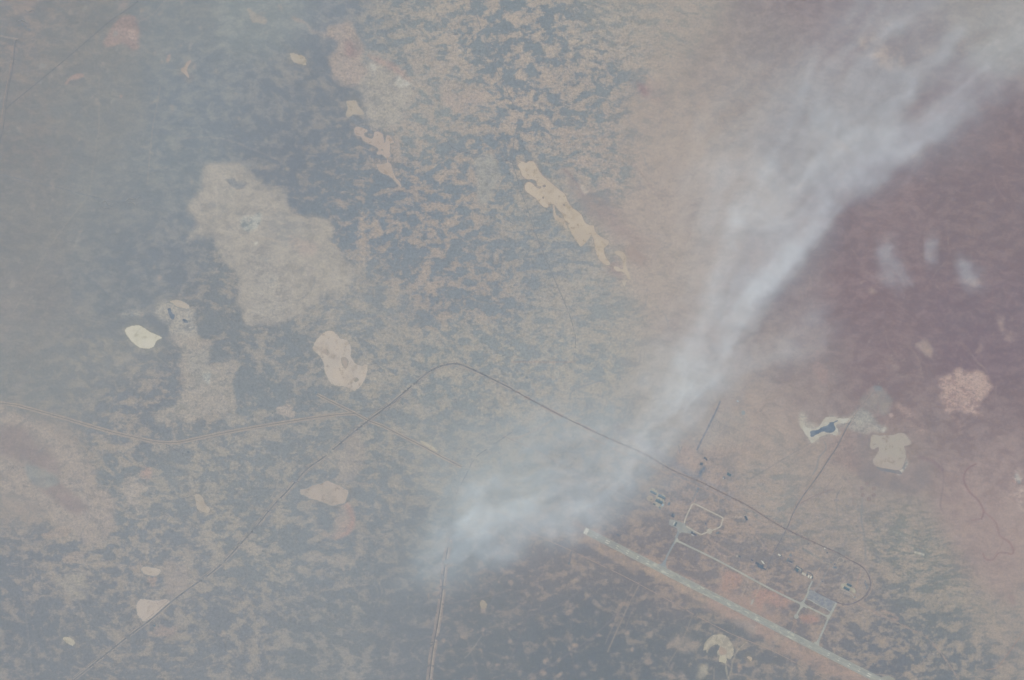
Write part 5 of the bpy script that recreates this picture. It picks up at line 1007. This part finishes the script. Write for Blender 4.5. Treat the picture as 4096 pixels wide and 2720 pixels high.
MAIN = [
 ([(1990,1850),(2200,1800),(2400,1790)], 100, 120, .3, 0),
 ([(1640,2320),(1740,2250),(1830,2190),(1930,2120),(2030,2050)], 60, 105, 1.15, 0),
 ([(1900,2130),(2010,2160),(2090,2120)], 55, 60, .8, 0),
 ([(1830,2080),(1900,1990),(2000,1950)], 120, 130, .6, 0),
 ([(1990,2120),(2130,2060),(2270,2055),(2340,2030)], 80, 60, .75, 0),
 ([(1850,1960),(2080,1930),(2300,1860),(2480,1780),(2600,1650)], 130, 150, .62, 0),
 ([(2340,1960),(2375,2060),(2392,2140)], 34, 22, .5, 0),
 ([(2230,2040),(2400,1980),(2490,1915),(2540,1850),(2620,1740),(2680,1620)], 90, 85, .6, 0),
 ([(2480,1930),(2530,1900)], 40, 34, .6, 0),
 ([(2620,1690),(2700,1600),(2780,1520),(2860,1450),(2910,1370)], 110, 105, 1.1, 0),
 ([(2660,1480),(2760,1500),(2880,1440)], 80, 80, .8, 0),
 ([(2700,1700),(2790,1600),(2880,1500),(2920,1420)], 34, 40, .5, 0),
 ([(2860,1450),(2915,1330),(3000,1190),(3080,1100),(3170,1020),(3270,920),(3330,830)], 50, 40, .6, 0),
 ([(2760,1430),(2860,1250),(2980,1000),(3100,850),(3280,720)], 120, 170, .42, 0),
 ([(3040,900),(3150,780),(3290,650),(3400,570),(3520,520),(3700,470),(3860,350),(3990,240),(4180,80)], 60, 80, .55, 0),
 ([(3250,620),(3400,480),(3560,370),(3750,270),(3950,140),(4180,20)], 90, 90, .45, 0),
 ([(2940,1050),(3000,780),(3180,560),(3320,340),(3480,120),(3560,-80)], 160, 130, .5, 0),
 ([(2860,820),(2920,600),(3050,420),(3200,300)], 150, 150, .34, 0),
 ([(3560,60),(3700,0),(3850,-60)], 120, 120, .4, 0),
 ([(3330,900),(3480,760),(3620,640),(3780,540),(3930,420)], 60, 70, .5, 0),
 ([(3480,560),(3600,600),(3680,700)], 50, 26, .35, 0),
 ([(3330,860),(3400,720),(3540,600)], 26, 30, .4, 0),
 ([(3150,1430),(3240,1310),(3360,1230),(3440,1210)], 70, 50, .42, 0),
 ([(2930,1470),(3080,1430),(3200,1360)], 60, 50, .35, 0),
 ([(3180,1260),(3300,1290)], 50, 40, .2, 0),
 ([(3990,430),(4100,330),(4200,260)], 70, 80, .3, 0),
]
_r = random.Random(77)
LEFT = [(2740,1440),(2860,1150),(2960,850),(3120,500),(3330,180),(3480,-120)]
RIGHT = [(2930,1410),(3090,1150),(3330,860),(3620,620),(3930,430),(4230,230)]
for _ in range(44):
    u = _r.random(); a, b = sorted((_r.random(), _r.random())); a *= .8; b = max(b, a + .25)
    L_ = catmull(LEFT, 4); R_ = catmull(RIGHT, 4); n_ = len(L_); i0 = int(a * (n_ - 1)); i1 = min(n_ - 1, int(b * (n_ - 1)) + 1)
    pts_ = [tuple(L_[i] * (1 - u) + R_[i] * u + np.array([_r.uniform(-12, 12), _r.uniform(-12, 12)])) for i in range(i0, i1 + 1, 3)]
    if len(pts_) > 1: MAIN.append((pts_, _r.uniform(12, 26), _r.uniform(18, 44), _r.uniform(.12, .42) * (.45 + .55 * u), 0))
for _ in range(26):
    x_ = _r.uniform(1760, 2420); y_ = 2180 - abs(x_ - 1950) * .22 + _r.uniform(-160, 30); g_ = _r.uniform(50, 150)
    MAIN.append(([(x_, y_), (x_ + g_ * .5, y_ - g_ * .55), (x_ + g_, y_ - g_ * _r.uniform(.7, 1.2))], _r.uniform(14, 28), _r.uniform(16, 36), _r.uniform(.1, .3), 0))
BOXES = [(3465, 3655, 915, 1225), (3684, 3756, 905, 1110), (3790, 3985, 950, 1210)]
def main_density(px, py):
    d = wisps(px, py, MAIN)
    # faint sheet trailing over the western steppe
    v = np.exp(-((px - (1000 - .25 * py)) / 420) ** 2) * np.exp(-((py - 500) / 800) ** 2) * .10
    v2 = np.exp(-((px - 1150) / 800) ** 2 - ((py - 2250) / 520) ** 2) * .12 + np.exp(-((px - 2250) / 420) ** 2 - ((py - 1700) / 330) ** 2) * .12
    d = d + (v + v2) * np.clip(1 + 1.6 * fbm(px, py, 330, 4, 900), 0, 3)
    e = np.minimum(np.minimum(px + 500, 4596 - px), np.minimum(py + 450, 3170 - py)) / 250
    d = d * np.clip(e, 0, 1)
    for x0, x1, y0, y1 in BOXES:
        o = np.maximum(np.maximum(x0 - px, px - x1), np.maximum(y0 - py, py - y1))
        d = d * np.clip((o - 64) / 110, 0, 1)
    return np.where(d < .012, 0, d)
smoke_volume('smoke', -8500, 8500, -6000, 6000, 8, 60, 400, main_density, .00058, 'long pale bluish smoke plume drifting across from beside the runway end to the upper right corner', 'smoke')
for i, (lab, st) in enumerate((('small white smoke wisp with a trailing tail, the largest and lowest left of three over purple ground', [([(3555,950),(3585,1040),(3610,1110),(3640,1180)], 26, 34, .75, 0), ([(3520,1110),(3600,1100)], 22, 30, .5, 0)]),
                ('faintest of three small smoke wisps, between the other two over purple ground', [([(3720,930),(3728,1000),(3700,1040)], 22, 26, .55, 0), ([(3735,1010),(3745,1060)], 14, 18, .3, 0)]),
                ('small forked smoke wisp with a bright core, rightmost of three over purple ground', [([(3835,1010),(3845,1080),(3866,1130),(3910,1150)], 18, 22, .9, 0), ([(3900,1040),(3870,1110)], 14, 18, .5, 0)]))):
    x0, x1, y0, y1 = BOXES[i]; b = (X(x0), X(x1), Y(y1), Y(y0))
    smoke_volume('smoke_wisp', *b, 8, 60, 330, lambda px, py, st=st, q_=BOXES[i]: (lambda d: np.where(d < .02, 0, d))(wisps(px, py, st, 700, 1.7) * .8 * np.clip(np.minimum(np.minimum(px - q_[0], q_[1] - px), np.minimum(py - q_[2], q_[3] - py)) / 14, 0, 1)), .00058 * 1.1, lab, 'smoke', 'smoke wisps over the purple plain', res=10.)

# ------------------------------------------------------------------ air
bm = bmesh.new(); bmesh.ops.create_cube(bm, size=1); hm = bpy.data.meshes.new('haze'); bm.to_mesh(hm); bm.free()
ho = link('haze', hm); ho.scale = (112000, 112000, CAM_H + 101); ho.location = (0, 0, (CAM_H + 101) / 2 - 1)
tag(ho, 'thin bluish haze filling the air over the whole plain', 'haze', kind='stuff')
m = bpy.data.materials.new('air'); m.use_nodes = True; t = m.node_tree; t.nodes.remove(t.nodes['Principled BSDF'])
v = t.nodes.new('ShaderNodeVolumePrincipled'); v.inputs['Color'].default_value = rgba(HAZE_COL)
v.inputs['Absorption Color'].default_value = (1, 1, 1, 1); v.inputs['Density'].default_value = HAZE_TAU / CAM_H
t.links.new(v.outputs[0], t.nodes['Material Output'].inputs['Volume']); hm.materials.append(m)
